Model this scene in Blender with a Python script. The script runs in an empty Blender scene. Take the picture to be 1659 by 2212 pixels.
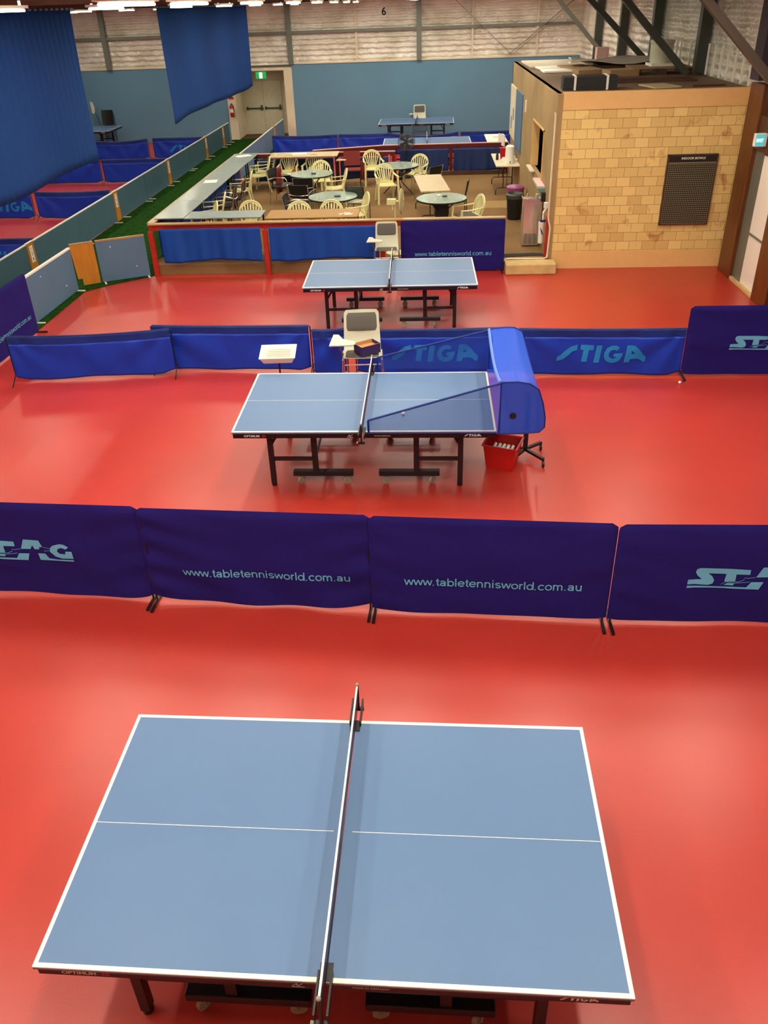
import bpy, bmesh, math, random
from math import sin, cos, pi, radians, sqrt
from mathutils import Vector, Matrix
from mathutils.geometry import tessellate_polygon
random.seed(7)
S = bpy.context.scene
C = S.collection

# ------------------------------------------------------------ camera, world, exposure
YAW = 0.073
f_px, pitch, roll, CAMZ = 1726.25, .5333, -.0372, 4.552
cx_px, cy_px = 819.1, 1026.8
c_, s_ = cos(pitch), sin(pitch)
Fv = Vector((0, c_, -s_)); Rv = Vector((1, 0, 0)); Uv = Vector((0, s_, c_))
Rv, Uv = Rv*cos(roll)+Uv*sin(roll), -Rv*sin(roll)+Uv*cos(roll)
RZ = Matrix.Rotation(YAW, 3, 'Z')
Fv, Rv, Uv = RZ @ Fv, RZ @ Rv, RZ @ Uv
cam_d = bpy.data.cameras.new('camera'); cam = bpy.data.objects.new('camera', cam_d); C.objects.link(cam)
cam.matrix_world = Matrix(((Rv.x, Uv.x, -Fv.x, 0), (Rv.y, Uv.y, -Fv.y, 0), (Rv.z, Uv.z, -Fv.z, CAMZ), (0, 0, 0, 1)))
cam_d.sensor_fit = 'VERTICAL'; cam_d.sensor_height = 24; cam_d.sensor_width = 18
cam_d.lens = f_px*24/2212
cam_d.shift_x = (829.5-cx_px)/2212; cam_d.shift_y = (cy_px-1106)/2212
cam_d.clip_start = .05
S.camera = cam
w = bpy.data.worlds.new('world'); S.world = w; w.use_nodes = True
w.node_tree.nodes['Background'].inputs[0].default_value = (1, .93, .8, 1)
w.node_tree.nodes['Background'].inputs[1].default_value = .08
vs = S.view_settings
vs.view_transform = 'Standard'; vs.look = 'None'; vs.gamma = 1; vs.use_curve_mapping = False
vs.exposure = 0.45
LIGHT_W = 25.0
LIGHT_UP = 11.0
LIGHT_COL = (1.0, .93, .78)
FIX_Z = 4.60
CEIL_Z = 4.86

# ------------------------------------------------------------ materials
def lin(r, g, b):
    def f(c):
        c /= 255.0
        return c/12.92 if c <= .04045 else ((c+.055)/1.055)**2.4
    return (f(r), f(g), f(b), 1)
def mat(name, col, rough=.5, metal=0., spec=.5, noise=0., nscale=8., bump=0., bscale=40., alpha=None, emis=None, coat=0., trans=0., stretch=None, col2=None):
    m = bpy.data.materials.new(name); m.use_nodes = True
    nt = m.node_tree; p = nt.nodes['Principled BSDF']
    p.inputs['Base Color'].default_value = col
    p.inputs['Roughness'].default_value = rough; p.inputs['Metallic'].default_value = metal
    p.inputs['Specular IOR Level'].default_value = spec
    p.inputs['Coat Weight'].default_value = coat
    p.inputs['Transmission Weight'].default_value = trans
    if emis:
        p.inputs['Emission Color'].default_value = emis[0]; p.inputs['Emission Strength'].default_value = emis[1]
    if alpha is not None: p.inputs['Alpha'].default_value = alpha
    if noise or bump or col2:
        tc = nt.nodes.new('ShaderNodeTexCoord'); mp = nt.nodes.new('ShaderNodeMapping')
        nt.links.new(tc.outputs['Object'], mp.inputs[0])
        if stretch: mp.inputs['Scale'].default_value = stretch
    if noise or col2:
        n = nt.nodes.new('ShaderNodeTexNoise'); n.inputs['Scale'].default_value = nscale; n.inputs['Detail'].default_value = 4
        nt.links.new(mp.outputs[0], n.inputs['Vector'])
        r = nt.nodes.new('ShaderNodeValToRGB')
        c2 = col2 if col2 else tuple(c*(1-noise) for c in col[:3])+(1,)
        r.color_ramp.elements[0].position = .35; r.color_ramp.elements[0].color = c2
        r.color_ramp.elements[1].position = .65; r.color_ramp.elements[1].color = col
        nt.links.new(n.outputs['Fac'], r.inputs[0]); nt.links.new(r.outputs[0], p.inputs['Base Color'])
    if bump:
        n2 = nt.nodes.new('ShaderNodeTexNoise'); n2.inputs['Scale'].default_value = bscale; n2.inputs['Detail'].default_value = 3
        nt.links.new(mp.outputs[0], n2.inputs['Vector'])
        b = nt.nodes.new('ShaderNodeBump'); b.inputs['Strength'].default_value = bump; b.inputs['Distance'].default_value = .01
        nt.links.new(n2.outputs['Fac'], b.inputs['Height']); nt.links.new(b.outputs[0], p.inputs['Normal'])
    return m
M = {}
M['floor'] = mat('red_sport_floor', (.48, .036, .022, 1), rough=.34, spec=.7, noise=.10, nscale=1.2, bump=.04, bscale=90)
M['carpet'] = mat('brown_carpet', lin(142, 112, 76), rough=.95, spec=.1, noise=.2, nscale=.8, bump=.4, bscale=300)
M['carpet_pale'] = mat('worn_carpet_strip', lin(165, 136, 92), rough=.95, spec=.1, noise=.1)
M['grass'] = mat('green_matting', lin(38, 82, 26), rough=.95, spec=.05, noise=.5, nscale=9, bump=.8, bscale=150)
M['wallblue'] = mat('blue_wall_panel', lin(104, 146, 172), rough=.7, spec=.25, noise=.07, nscale=.7)
M['fence'] = mat('blue_fence_panel', lin(88, 120, 148), rough=.6, spec=.3, noise=.08, nscale=1.5)
M['fence_dk'] = mat('teal_fence_panel', lin(72, 106, 120), rough=.6, spec=.3, noise=.1, nscale=1.5)
M['cream'] = mat('cream_paint', lin(228, 214, 184), rough=.55, noise=.06, nscale=2)
M['white'] = mat('white_paint', lin(238, 236, 224), rough=.45)
M['wood'] = mat('varnished_wood', lin(180, 142, 80), rough=.35, noise=.25, nscale=5, stretch=(1, 8, 8))
M['woodpale'] = mat('pale_board', lin(196, 178, 138), rough=.45, noise=.12, nscale=4, stretch=(1, 6, 6))
M['ply'] = mat('orange_plywood', lin(200, 130, 34), rough=.45, noise=.15, nscale=3, stretch=(5, 5, 1))
M['timberpost'] = mat('brown_timber_post', lin(112, 62, 22), rough=.4, noise=.45, nscale=3, stretch=(8, 8, .6))
M['darkwood'] = mat('dark_timber', lin(84, 52, 32), rough=.6, noise=.3, nscale=3)
M['redpaint'] = mat('red_rail_paint', lin(180, 40, 26), rough=.4, noise=.12)
M['reddark'] = mat('maroon_rail_paint', lin(98, 28, 18), rough=.5, spec=.3, noise=.12)
M['ttblue'] = mat('blue_table_surface', lin(88, 121, 162), rough=.42, spec=.35, noise=.03, nscale=2)
M['ttpale'] = mat('pale_blue_table_surface', lin(120, 150, 180), rough=.3, spec=.6)
M['line'] = mat('white_line', lin(236, 238, 222), rough=.5)
M['black'] = mat('black_steel', lin(22, 18, 20), rough=.4)
M['blackpl'] = mat('black_plastic', lin(16, 16, 18), rough=.45)
M['grille'] = mat('grey_grille_wire', lin(165, 155, 118), rough=.4, metal=.2)
M['chrome'] = mat('chrome_tube', lin(205, 203, 195), rough=.2, metal=.9)
M['steel'] = mat('brushed_steel', lin(225, 218, 208), rough=.26, metal=.85, bump=1.0, bscale=5, stretch=(1, 1, .12))
M['castor'] = mat('grey_castor', lin(150, 140, 120), rough=.5)
M['purple'] = mat('deep_purple_cloth', lin(33, 24, 106), rough=.8, spec=.15, bump=.25, bscale=60)
M['logo'] = mat('light_blue_print', lin(105, 180, 215), rough=.7, spec=.15)
M['logo2'] = mat('mid_blue_print', lin(38, 132, 200), rough=.7, spec=.15)
M['blue'] = mat('royal_blue_cloth', lin(10, 56, 178), rough=.5, spec=.35)
M['bluehem'] = mat('navy_hem_cloth', lin(14, 46, 126), rough=.55, spec=.3)
M['blue2'] = mat('blue_drape_cloth', lin(8, 70, 160), rough=.55, spec=.3)
M['shadedrape'] = mat('shaded_blue_drape_cloth', lin(8, 42, 100), rough=.6)  # blue drape cloth darkened: shade on the rear drapes put into the colour
M['curtainb'] = mat('blue_mesh_curtain', lin(28, 64, 126), rough=.8, spec=.1, bump=.3, bscale=120)
M['plastic'] = mat('cream_plastic', lin(226, 220, 160), rough=.35, spec=.5)
M['shell'] = mat('off_white_shell', lin(204, 206, 182), rough=.4)
M['greypad'] = mat('grey_upholstery', lin(100, 98, 92), rough=.85, spec=.1, bump=.2, bscale=200)
M['maroon'] = mat('maroon_cloth', lin(128, 40, 38), rough=.8)
M['greytop'] = mat('grey_bench_top', lin(164, 178, 172), rough=.25, spec=.8, noise=.05)
M['tan'] = mat('tan_bench_top', lin(164, 122, 52), rough=.45, spec=.2, noise=.15, nscale=2, stretch=(1, 5, 1))
M['glass'] = mat('rippled_green_glass', lin(160, 190, 172), rough=.14, spec=1.0, metal=.35, bump=.5, bscale=45, coat=.4)
M['kiosk'] = mat('stained_beige_wall', lin(170, 142, 92), rough=.7, noise=.18, nscale=1.3)
M['peach'] = mat('peach_trim', lin(232, 188, 120), rough=.5, noise=.04)
M['sand'] = mat('sandstone_step', lin(212, 184, 122), rough=.8, noise=.2, nscale=5, bump=.5, bscale=14)
M['grid'] = mat('black_board', lin(26, 24, 22), rough=.5)
M['galv'] = mat('grey_steel_section', lin(118, 124, 112), rough=.45, metal=.3)
M['darksteel'] = mat('dark_steel_section', lin(70, 76, 70), rough=.5, metal=.3)
M['redtub'] = mat('red_tub_plastic', lin(205, 22, 14), rough=.35)
M['redpl'] = mat('dark_red_plastic', lin(170, 16, 20), rough=.4)
M['cardbr'] = mat('brown_cardboard', lin(190, 138, 84), rough=.85)
M['boxblue'] = mat('navy_box_paper', lin(46, 36, 92), rough=.6)
M['ball'] = mat('white_ball', lin(240, 240, 232), rough=.5)
M['magenta'] = mat('purple_bin_plastic', lin(150, 76, 130), rough=.4)
M['green_lit'] = mat('lit_green_sign', lin(10, 150, 80), rough=.4, emis=(lin(10, 160, 80), .5))
M['exitcyan'] = mat('lit_cyan_sign', lin(90, 190, 205), rough=.4, emis=(lin(90, 200, 215), .35))
M['signw'] = mat('sign_white', lin(240, 244, 230), rough=.4, emis=(lin(240, 250, 225), .9))
M['paper'] = mat('white_paper', lin(240, 238, 228), rough=.8)
M['ink'] = mat('black_ink', lin(20, 20, 22), rough=.7)
M['orange'] = mat('orange_cloth', lin(205, 120, 30), rough=.8)
M['darkgreen'] = mat('dark_green_cloth', lin(14, 54, 50), rough=.8)
M['pinkpost'] = mat('pink_post', lin(225, 130, 105), rough=.5)
M['door'] = mat('sage_door_paint', lin(218, 212, 182), rough=.4, noise=.08)
M['leaf'] = mat('leaf', lin(50, 120, 40), rough=.6)
M['pinkpaper'] = mat('pink_paper', lin(232, 190, 184), rough=.8)
M['teal'] = mat('teal_shelf', lin(110, 150, 140), rough=.5)
M['lamp'] = mat('lit_tube', (1, 1, 1, 1), emis=((1, .94, .8, 1), 6.0))
M['roofply'] = mat('dusty_plywood', lin(118, 94, 68), rough=.8, noise=.3, nscale=1.5)
M['silver'] = mat('grey_plastic_sheeting', lin(172, 170, 160), rough=.3, metal=.2, bump=.5, bscale=6)
M['oldcard'] = mat('dusty_cardboard', lin(150, 120, 86), rough=.9)
M['sheet'] = mat('charcoal_sheet', lin(58, 52, 62), rough=.8)
M['hem'] = mat('light_blue_binding', lin(92, 130, 225), rough=.6)
M['brace'] = mat('brown_grey_steel', lin(98, 88, 76), rough=.5, metal=.2)

def nodemat(name):
    m = bpy.data.materials.new(name); m.use_nodes = True
    return m, m.node_tree, m.node_tree.nodes['Principled BSDF']
def netmat(name, col, opacity):      # fine woven mesh: the cloth is partly see-through
    m, nt, p = nodemat(name)
    p.inputs['Base Color'].default_value = col; p.inputs['Roughness'].default_value = .7
    p.inputs['Alpha'].default_value = opacity
    return m
M['net'] = netmat('dark_net_mesh', lin(26, 34, 66), .8)
M['catch'] = netmat('blue_catch_net', lin(26, 86, 215), .7)
M['catchwing'] = netmat('thin_blue_catch_net', lin(24, 66, 170), .5)
M['fanmesh'] = netmat('fan_wire_mesh', lin(200, 190, 150), .75)
M['fanmeshb'] = netmat('black_fan_wire_mesh', lin(90, 100, 105), .35)
M['clearpl'] = netmat('clear_plastic', lin(220, 225, 215), .5)
# silver foil insulation, quilted
m, nt, p = nodemat('silver_foil'); M['foil'] = m
tc = nt.nodes.new('ShaderNodeTexCoord')
mp = nt.nodes.new('ShaderNodeMapping'); mp.inputs['Scale'].default_value = (1, 1, 1); nt.links.new(tc.outputs['Object'], mp.inputs[0])
n1 = nt.nodes.new('ShaderNodeTexNoise'); n1.inputs['Scale'].default_value = 1.1; n1.inputs['Detail'].default_value = 3
nt.links.new(mp.outputs[0], n1.inputs['Vector'])
r = nt.nodes.new('ShaderNodeValToRGB'); r.color_ramp.elements[0].position = .35; r.color_ramp.elements[1].position = .65
r.color_ramp.elements[0].color = lin(212, 206, 184); r.color_ramp.elements[1].color = lin(250, 247, 232)
nt.links.new(n1.outputs['Fac'], r.inputs[0]); nt.links.new(r.outputs[0], p.inputs['Base Color'])
p.inputs['Metallic'].default_value = .1; p.inputs['Roughness'].default_value = .35
sep = nt.nodes.new('ShaderNodeSeparateXYZ'); nt.links.new(tc.outputs['Object'], sep.inputs[0])
wv = nt.nodes.new('ShaderNodeTexWave'); wv.bands_direction = 'Z'; wv.inputs['Scale'].default_value = 1.75; wv.inputs['Distortion'].default_value = 1.6; wv.inputs['Detail'].default_value = 2; wv.inputs['Detail Scale'].default_value = 3
nt.links.new(mp.outputs[0], wv.inputs['Vector'])
n3 = nt.nodes.new('ShaderNodeTexVoronoi'); n3.inputs['Scale'].default_value = 5.5; nt.links.new(mp.outputs[0], n3.inputs['Vector'])
mx = nt.nodes.new('ShaderNodeMath'); mx.operation = 'MULTIPLY_ADD'; mx.inputs[1].default_value = .8
nt.links.new(n3.outputs['Distance'], mx.inputs[0]); nt.links.new(wv.outputs['Fac'], mx.inputs[2])
bp = nt.nodes.new('ShaderNodeBump'); bp.inputs['Strength'].default_value = .75; bp.inputs['Distance'].default_value = .05
nt.links.new(mx.outputs[0], bp.inputs['Height']); nt.links.new(bp.outputs[0], p.inputs['Normal'])
# split sandstone-coloured blockwork
m, nt, p = nodemat('yellow_blockwork'); M['brick'] = m
tc = nt.nodes.new('ShaderNodeTexCoord'); sp = nt.nodes.new('ShaderNodeSeparateXYZ'); cb = nt.nodes.new('ShaderNodeCombineXYZ')
nt.links.new(tc.outputs['Object'], sp.inputs[0]); nt.links.new(sp.outputs[0], cb.inputs[0]); nt.links.new(sp.outputs[2], cb.inputs[1])
bk = nt.nodes.new('ShaderNodeTexBrick'); nt.links.new(cb.outputs[0], bk.inputs['Vector'])
bk.inputs['Scale'].default_value = 1; bk.inputs['Brick Width'].default_value = .245; bk.inputs['Row Height'].default_value = .1667
bk.inputs['Mortar Size'].default_value = .0035; bk.inputs['Mortar Smooth'].default_value = .3; bk.inputs['Bias'].default_value = -.2
bk.inputs['Color1'].default_value = lin(236, 208, 132); bk.inputs['Color2'].default_value = lin(210, 176, 104); bk.inputs['Mortar'].default_value = lin(160, 122, 68)
nn = nt.nodes.new('ShaderNodeTexNoise'); nn.inputs['Scale'].default_value = 3.6; nn.inputs['Detail'].default_value = 5; nn.inputs['Distortion'].default_value = .6
nt.links.new(tc.outputs['Object'], nn.inputs['Vector'])
rr = nt.nodes.new('ShaderNodeValToRGB'); rr.color_ramp.elements[0].position = .27; rr.color_ramp.elements[0].color = lin(176, 112, 60); rr.color_ramp.elements[1].position = .40; rr.color_ramp.elements[1].color = (1, 1, 1, 1)
nt.links.new(nn.outputs['Fac'], rr.inputs[0])
mm = nt.nodes.new('ShaderNodeMix'); mm.data_type = 'RGBA'; mm.blend_type = 'MULTIPLY'; mm.inputs[0].default_value = .7
nt.links.new(bk.outputs['Color'], mm.inputs[6]); nt.links.new(rr.outputs[0], mm.inputs[7]); nt.links.new(mm.outputs[2], p.inputs['Base Color'])
b = nt.nodes.new('ShaderNodeBump'); b.inputs['Strength'].default_value = .6; b.inputs['Distance'].default_value = .01; b.invert = True
nt.links.new(bk.outputs['Fac'], b.inputs['Height']); nt.links.new(b.outputs[0], p.inputs['Normal'])
p.inputs['Roughness'].default_value = .6

# ------------------------------------------------------------ mesh helpers
class MB:
    def __init__(s): s.v = []; s.f = []; s.T = Matrix.Identity(4)
    def add(s, vs_, fs_):
        k = len(s.v); s.v += [tuple(s.T @ Vector(v)) for v in vs_]; s.f += [tuple(i+k for i in f) for f in fs_]; return s
    def box(s, x0, x1, y0, y1, z0, z1):
        return s.add([(x0, y0, z0), (x1, y0, z0), (x1, y1, z0), (x0, y1, z0), (x0, y0, z1), (x1, y0, z1), (x1, y1, z1), (x0, y1, z1)],
                     [(0, 3, 2, 1), (4, 5, 6, 7), (0, 1, 5, 4), (1, 2, 6, 5), (2, 3, 7, 6), (3, 0, 4, 7)])
    def cb(s, c, d): return s.box(c[0]-d[0]/2, c[0]+d[0]/2, c[1]-d[1]/2, c[1]+d[1]/2, c[2]-d[2]/2, c[2]+d[2]/2)
    def bar(s, p, q, w_, h, up=(0, 0, 1)):
        p = Vector(p); q = Vector(q); d = (q-p).normalized(); u = Vector(up)
        if abs(d.dot(u)) > .99: u = Vector((0, 1, 0))
        a = d.cross(u).normalized()*w_/2; b_ = a.cross(d).normalized()*h/2
        return s.add([p-a-b_, p+a-b_, p+a+b_, p-a+b_, q-a-b_, q+a-b_, q+a+b_, q-a+b_],
                     [(0, 1, 2, 3), (7, 6, 5, 4), (0, 4, 5, 1), (1, 5, 6, 2), (2, 6, 7, 3), (3, 7, 4, 0)])
    def cyl(s, p, q, r_, n=14, r2=None):
        p = Vector(p); q = Vector(q); r2 = r_ if r2 is None else r2
        d = (q-p).normalized(); u = Vector((0, 0, 1)) if abs(d.z) < .9 else Vector((1, 0, 0))
        a = d.cross(u).normalized(); b_ = d.cross(a)
        vs_ = [p+(a*cos(2*pi*i/n)+b_*sin(2*pi*i/n))*r_ for i in range(n)]+[q+(a*cos(2*pi*i/n)+b_*sin(2*pi*i/n))*r2 for i in range(n)]
        fs_ = [(i, (i+1) % n, n+(i+1) % n, n+i) for i in range(n)]+[tuple(range(n))[::-1], tuple(range(n, 2*n))]
        return s.add(vs_, fs_)
    def tube(s, pts, r_, n=8):
        pts = [Vector(p) for p in pts]; vs_ = []; fs_ = []; a = None
        for i, p in enumerate(pts):
            d = (pts[min(i+1, len(pts)-1)]-pts[max(i-1, 0)]).normalized()
            if a is None:
                u = Vector((0, 0, 1)) if abs(d.z) < .9 else Vector((1, 0, 0)); a = d.cross(u).normalized()
            else: a = (a-d*a.dot(d)).normalized()
            b_ = d.cross(a)
            vs_ += [p+(a*cos(2*pi*j/n)+b_*sin(2*pi*j/n))*r_ for j in range(n)]
            if i: fs_ += [((i-1)*n+j, (i-1)*n+(j+1) % n, i*n+(j+1) % n, i*n+j) for j in range(n)]
        fs_ += [tuple(range(n))[::-1], tuple(range(len(vs_)-n, len(vs_)))]
        return s.add(vs_, fs_)
    def lathe(s, prof, n=24, c=(0, 0, 0)):
        vs_ = []; fs_ = []
        for i, (r_, z) in enumerate(prof):
            vs_ += [(c[0]+r_*cos(2*pi*j/n), c[1]+r_*sin(2*pi*j/n), c[2]+z) for j in range(n)]
            if i: fs_ += [((i-1)*n+j, (i-1)*n+(j+1) % n, i*n+(j+1) % n, i*n+j) for j in range(n)]
        if prof[0][0] > 1e-4: fs_.append(tuple(range(n))[::-1])
        if prof[-1][0] > 1e-4: fs_.append(tuple(range(len(vs_)-n, len(vs_))))
        return s.add(vs_, fs_)
    def sph(s, c, r_, n=12):
        return s.lathe([(r_*sin(pi*i/n)+(1e-5), -r_*cos(pi*i/n)) for i in range(n+1)], n, c)
    def grid(s, nu, nv, f):
        vs_ = [f(i/nu, j/nv) for j in range(nv+1) for i in range(nu+1)]
        return s.add(vs_, [(j*(nu+1)+i, j*(nu+1)+i+1, (j+1)*(nu+1)+i+1, (j+1)*(nu+1)+i) for j in range(nv) for i in range(nu)])
    def slab(s, nu, nv, f, th, ax=(0, 0, 1)):   # curved sheet with thickness
        ax = Vector(ax)*th
        g = lambda a, b_: Vector(f(a, b_))
        vs_ = [g(i/nu, j/nv) for j in range(nv+1) for i in range(nu+1)]; n = len(vs_); vs_ = vs_+[v-ax for v in vs_]; W = nu+1
        fs_ = []
        for j in range(nv):
            for i in range(nu):
                q = (j*W+i, j*W+i+1, (j+1)*W+i+1, (j+1)*W+i); fs_.append(q); fs_.append(tuple(n+k for k in q[::-1]))
        for i in range(nu): fs_.append((i+1, i, n+i, n+i+1)); k = nv*W; fs_.append((k+i, k+i+1, n+k+i+1, n+k+i))
        for j in range(nv): fs_.append((j*W, (j+1)*W, n+(j+1)*W, n+j*W)); fs_.append(((j+1)*W+nu, j*W+nu, n+j*W+nu, n+(j+1)*W+nu))
        return s.add(vs_, fs_)
    def prism(s, poly, z0, z1, fn=lambda x, y, z: (x, y, z)):
        n = len(poly)
        return s.add([fn(x, y, z0) for x, y in poly]+[fn(x, y, z1) for x, y in poly],
                     [(i, (i+1) % n, n+(i+1) % n, n+i) for i in range(n)]+[tuple(range(n))[::-1], tuple(range(n, 2*n))])
    def mesh(s, name, m_, smooth=False):
        me = bpy.data.meshes.new(name); me.from_pydata(s.v, [], s.f)
        b_ = bmesh.new(); b_.from_mesh(me); bmesh.ops.recalc_face_normals(b_, faces=b_.faces); b_.to_mesh(me); b_.free()
        me.materials.append(m_)
        if smooth: me.polygons.foreach_set('use_smooth', [True]*len(me.polygons)); me.set_sharp_from_angle(angle=radians(40))
        return me
    def obj(s, name, m_, parent=None, smooth=False, bevel=0, solid=0, loc=None, rz=0):
        o = bpy.data.objects.new(name, s.mesh(name, m_, smooth)); C.objects.link(o)
        if parent is not None: o.parent = parent
        if bevel:
            b_ = o.modifiers.new('bevel', 'BEVEL'); b_.width = bevel; b_.segments = 2; b_.limit_method = 'ANGLE'
        if solid:
            b_ = o.modifiers.new('solid', 'SOLIDIFY'); b_.thickness = solid
        if loc: o.location = loc
        if rz: o.rotation_euler.z = rz
        return o
def thing(name, label, cat, loc=(0, 0, 0), rz=0, group=None):
    o = bpy.data.objects.new(name, None); C.objects.link(o); o.empty_display_size = .1
    o.location = loc; o.rotation_euler = (0, 0, rz); tag(o, label, cat, group); return o
def tag(o, label=None, cat=None, group=None, kind=None):
    if label: o['label'] = label
    if cat: o['category'] = cat
    if group: o['group'] = group
    if kind: o['kind'] = kind
    return o
def struct(mb, name, m_, label=None, **k):
    o = mb.obj(name, m_, **k); o['kind'] = 'structure'
    if label: o['label'] = label
    return o
def dup(root, loc, rz=0, label=None, group=None):
    r_ = root.copy(); C.objects.link(r_); r_.location = loc; r_.rotation_euler = (0, 0, rz)
    if label: r_['label'] = label
    if group: r_['group'] = group
    for ch in root.children:
        c = ch.copy(); C.objects.link(c); c.parent = r_
        for g in ch.children:
            d = g.copy(); C.objects.link(d); d.parent = c
    return r_

def text_polys(txt, width=None, height=None, bold=False):
    cu = bpy.data.curves.new('txt', 'FONT'); cu.body = txt; cu.size = 1
    if bold: cu.offset = .02
    cu.resolution_u = 3
    ob = bpy.data.objects.new('txt', cu); C.objects.link(ob)
    dg = bpy.context.evaluated_depsgraph_get(); me = bpy.data.meshes.new_from_object(ob.evaluated_get(dg))
    vs_ = [v.co.copy() for v in me.vertices]; fs_ = [tuple(p_.vertices) for p_ in me.polygons]
    bpy.data.objects.remove(ob); bpy.data.curves.remove(cu); bpy.data.meshes.remove(me)
    x0 = min(v.x for v in vs_); x1 = max(v.x for v in vs_); y0 = min(v.y for v in vs_); y1 = max(v.y for v in vs_)
    sx = width/(x1-x0); sy = height/(y1-y0) if height else sx
    return [((v.x-x0)*sx, (v.y-y0)*sy) for v in vs_], fs_
def _arc(cx, cy, rx, ry, a0, a1, n=14): return [(cx+rx*cos(radians(a0+(a1-a0)*i/n)), cy+ry*sin(radians(a0+(a1-a0)*i/n))) for i in range(n+1)]
GL = {'w': (.70, [[(.02, .52), (.17, .02), (.34, .5), (.51, .02), (.66, .52)]]), '.': (.26, [[(.08, 0), (.08, .09)]]),
 't': (.29, [[(.13, .68), (.13, .14)]+_arc(.22, .13, .09, .085, 180, 270, 5)+[(.26, .045)], [(.01, .48), (.25, .48)]]),
 'a': (.55, [_arc(.22, .155, .165, .11, 0, 360), [(.405, 0), (.405, .36)]+_arc(.235, .36, .17, .115, 0, 165, 10)[1:], [(.1, .265), (.405, .31)]]),
 'b': (.57, [[(.065, 0), (.065, .74)], _arc(.28, .26, .2, .22, 0, 360, 20)]), 'd': (.57, [[(.475, 0), (.475, .74)], _arc(.25, .26, .2, .22, 0, 360, 20)]),
 'l': (.22, [[(.08, 0), (.08, .74)]]), 'i': (.22, [[(.08, 0), (.08, .52)], [(.08, .64), (.08, .74)]]),
 'e': (.56, [_arc(.265, .26, .215, .22, 0, 325, 20), [(.05, .27), (.48, .27)]]), 'o': (.57, [_arc(.27, .26, .215, .22, 0, 360, 20)]), 'c': (.51, [_arc(.265, .26, .21, .22, 42, 318, 16)]),
 'n': (.56, [[(.075, 0), (.075, .52)], _arc(.25, .30, .17, .18, 180, 0, 12)+[(.42, 0)]]), 'm': (.83, [[(.075, 0), (.075, .52)], _arc(.225, .31, .15, .17, 180, 0, 10)+[(.375, 0)], _arc(.525, .31, .15, .17, 180, 0, 10)+[(.675, 0)]]),
 'u': (.56, [[(.42, .52), (.42, 0)], [(.075, .52)]+_arc(.25, .22, .17, .18, 180, 360, 12)]), 'r': (.34, [[(.075, 0), (.075, .52)], _arc(.25, .28, .17, .2, 180, 80, 8)]),
 's': (.50, [_arc(.24, .375, .16, .105, 25, 180, 9)+_arc(.24, .365, .16, .095, 180, 235, 3)+[(.30, .235)]+_arc(.25, .145, .17, .10, 55, 0, 4)+_arc(.25, .145, .17, .10, 0, -160, 9)])}
def stroke_text(txt, width, sw=.098):
    vs_ = []; fs_ = []; X = 0
    for ch in txt:
        adv, st = GL[ch]
        for pl in st:
            k = len(vs_); n = len(pl)
            for i, (x, y) in enumerate(pl):
                a = pl[max(0, i-1)]; b_ = pl[min(n-1, i+1)]
                if ch in 'oe' and pl[0] == pl[-1] or (abs(pl[0][0]-pl[-1][0])+abs(pl[0][1]-pl[-1][1]) < 1e-6):
                    if i in (0, n-1): a = pl[n-2]; b_ = pl[1]
                dx, dy = b_[0]-a[0], b_[1]-a[1]; L = sqrt(dx*dx+dy*dy) or 1; nx, ny = -dy/L, dx/L
                m_ = sw/2
                if ch == 'w' and 0 < i < n-1: nx, ny, m_ = 1, 0, sw*.5
                if ch == 'w' and i in (0, n-1): nx, ny, m_ = 1, 0, sw*.5
                vs_ += [(X+x+nx*m_, y+ny*m_), (X+x-nx*m_, y-ny*m_)]
            fs_ += [(k+2*i, k+2*i+1, k+2*i+3, k+2*i+2) for i in range(n-1)]
        X += adv
    q = width/X
    return [(x*q, y*q) for x, y in vs_], fs_
def poly_shapes(shapes, x0, x1, y0, y1, width, height, maxedge=.08):
    vs_ = []; fs_ = []
    for loops in shapes:
        L = [[Vector(((x-x0)/(x1-x0)*width, (y1-y)/(y1-y0)*height, 0)) for x, y in lp] for lp in loops]
        tr = tessellate_polygon(L); fl = [p_ for lp in L for p_ in lp]; k = len(vs_)
        vs_ += fl; fs_ += [tuple(k+i for i in t) for t in tr]
    b_ = bmesh.new(); bv = [b_.verts.new(v) for v in vs_]
    for f in fs_:
        try: b_.faces.new([bv[i] for i in f])
        except Exception: pass
    for _ in range(5):
        es = [e for e in b_.edges if e.calc_length() > maxedge]
        if not es: break
        bmesh.ops.subdivide_edges(b_, edges=es, cuts=1); bmesh.ops.triangulate(b_, faces=b_.faces)
    b_.verts.index_update()
    r_ = [(v.co.x, v.co.y) for v in b_.verts], [tuple(v.index for v in f.verts) for f in b_.faces]
    b_.free(); return r_
def decal(name, pf, fn, m_, parent):
    mb = MB(); mb.add([fn(x, y) for x, y in pf[0]], pf[1]); return mb.obj(name, m_, parent)
STIGA = [[[(118, 435), (130, 365), (180, 340), (240, 280), (330, 215), (433, 190), (428, 270), (360, 285), (300, 345), (230, 400), (180, 425)]],
 [[(483, 195), (683, 200), (680, 275), (613, 275), (587, 443), (500, 440), (528, 270), (480, 268)]],
 [[(728, 203), (812, 203), (778, 457), (692, 460)]],
 [[(1080, 228), (1040, 275), (1000, 262), (950, 275), (920, 320), (925, 365), (965, 395), (1010, 390), (1040, 368), (990, 366), (998, 318), (1128, 305), (1120, 360), (1085, 425), (1020, 458), (950, 460), (880, 430), (848, 370), (850, 310), (885, 240), (950, 205), (1020, 200)]],
 [[(1155, 455), (1190, 198), (1300, 200), (1375, 255), (1440, 330), (1493, 370), (1487, 450), (1450, 445), (1390, 405), (1330, 400), (1255, 405), (1240, 453)], [(1265, 275), (1320, 315), (1268, 330)]]]
def stiga(width, height): return poly_shapes(STIGA, 118, 1493, 190, 460, width, height)
def _z6(pts): return [(x+.2*(y-238), y) for x, y in pts]
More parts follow.
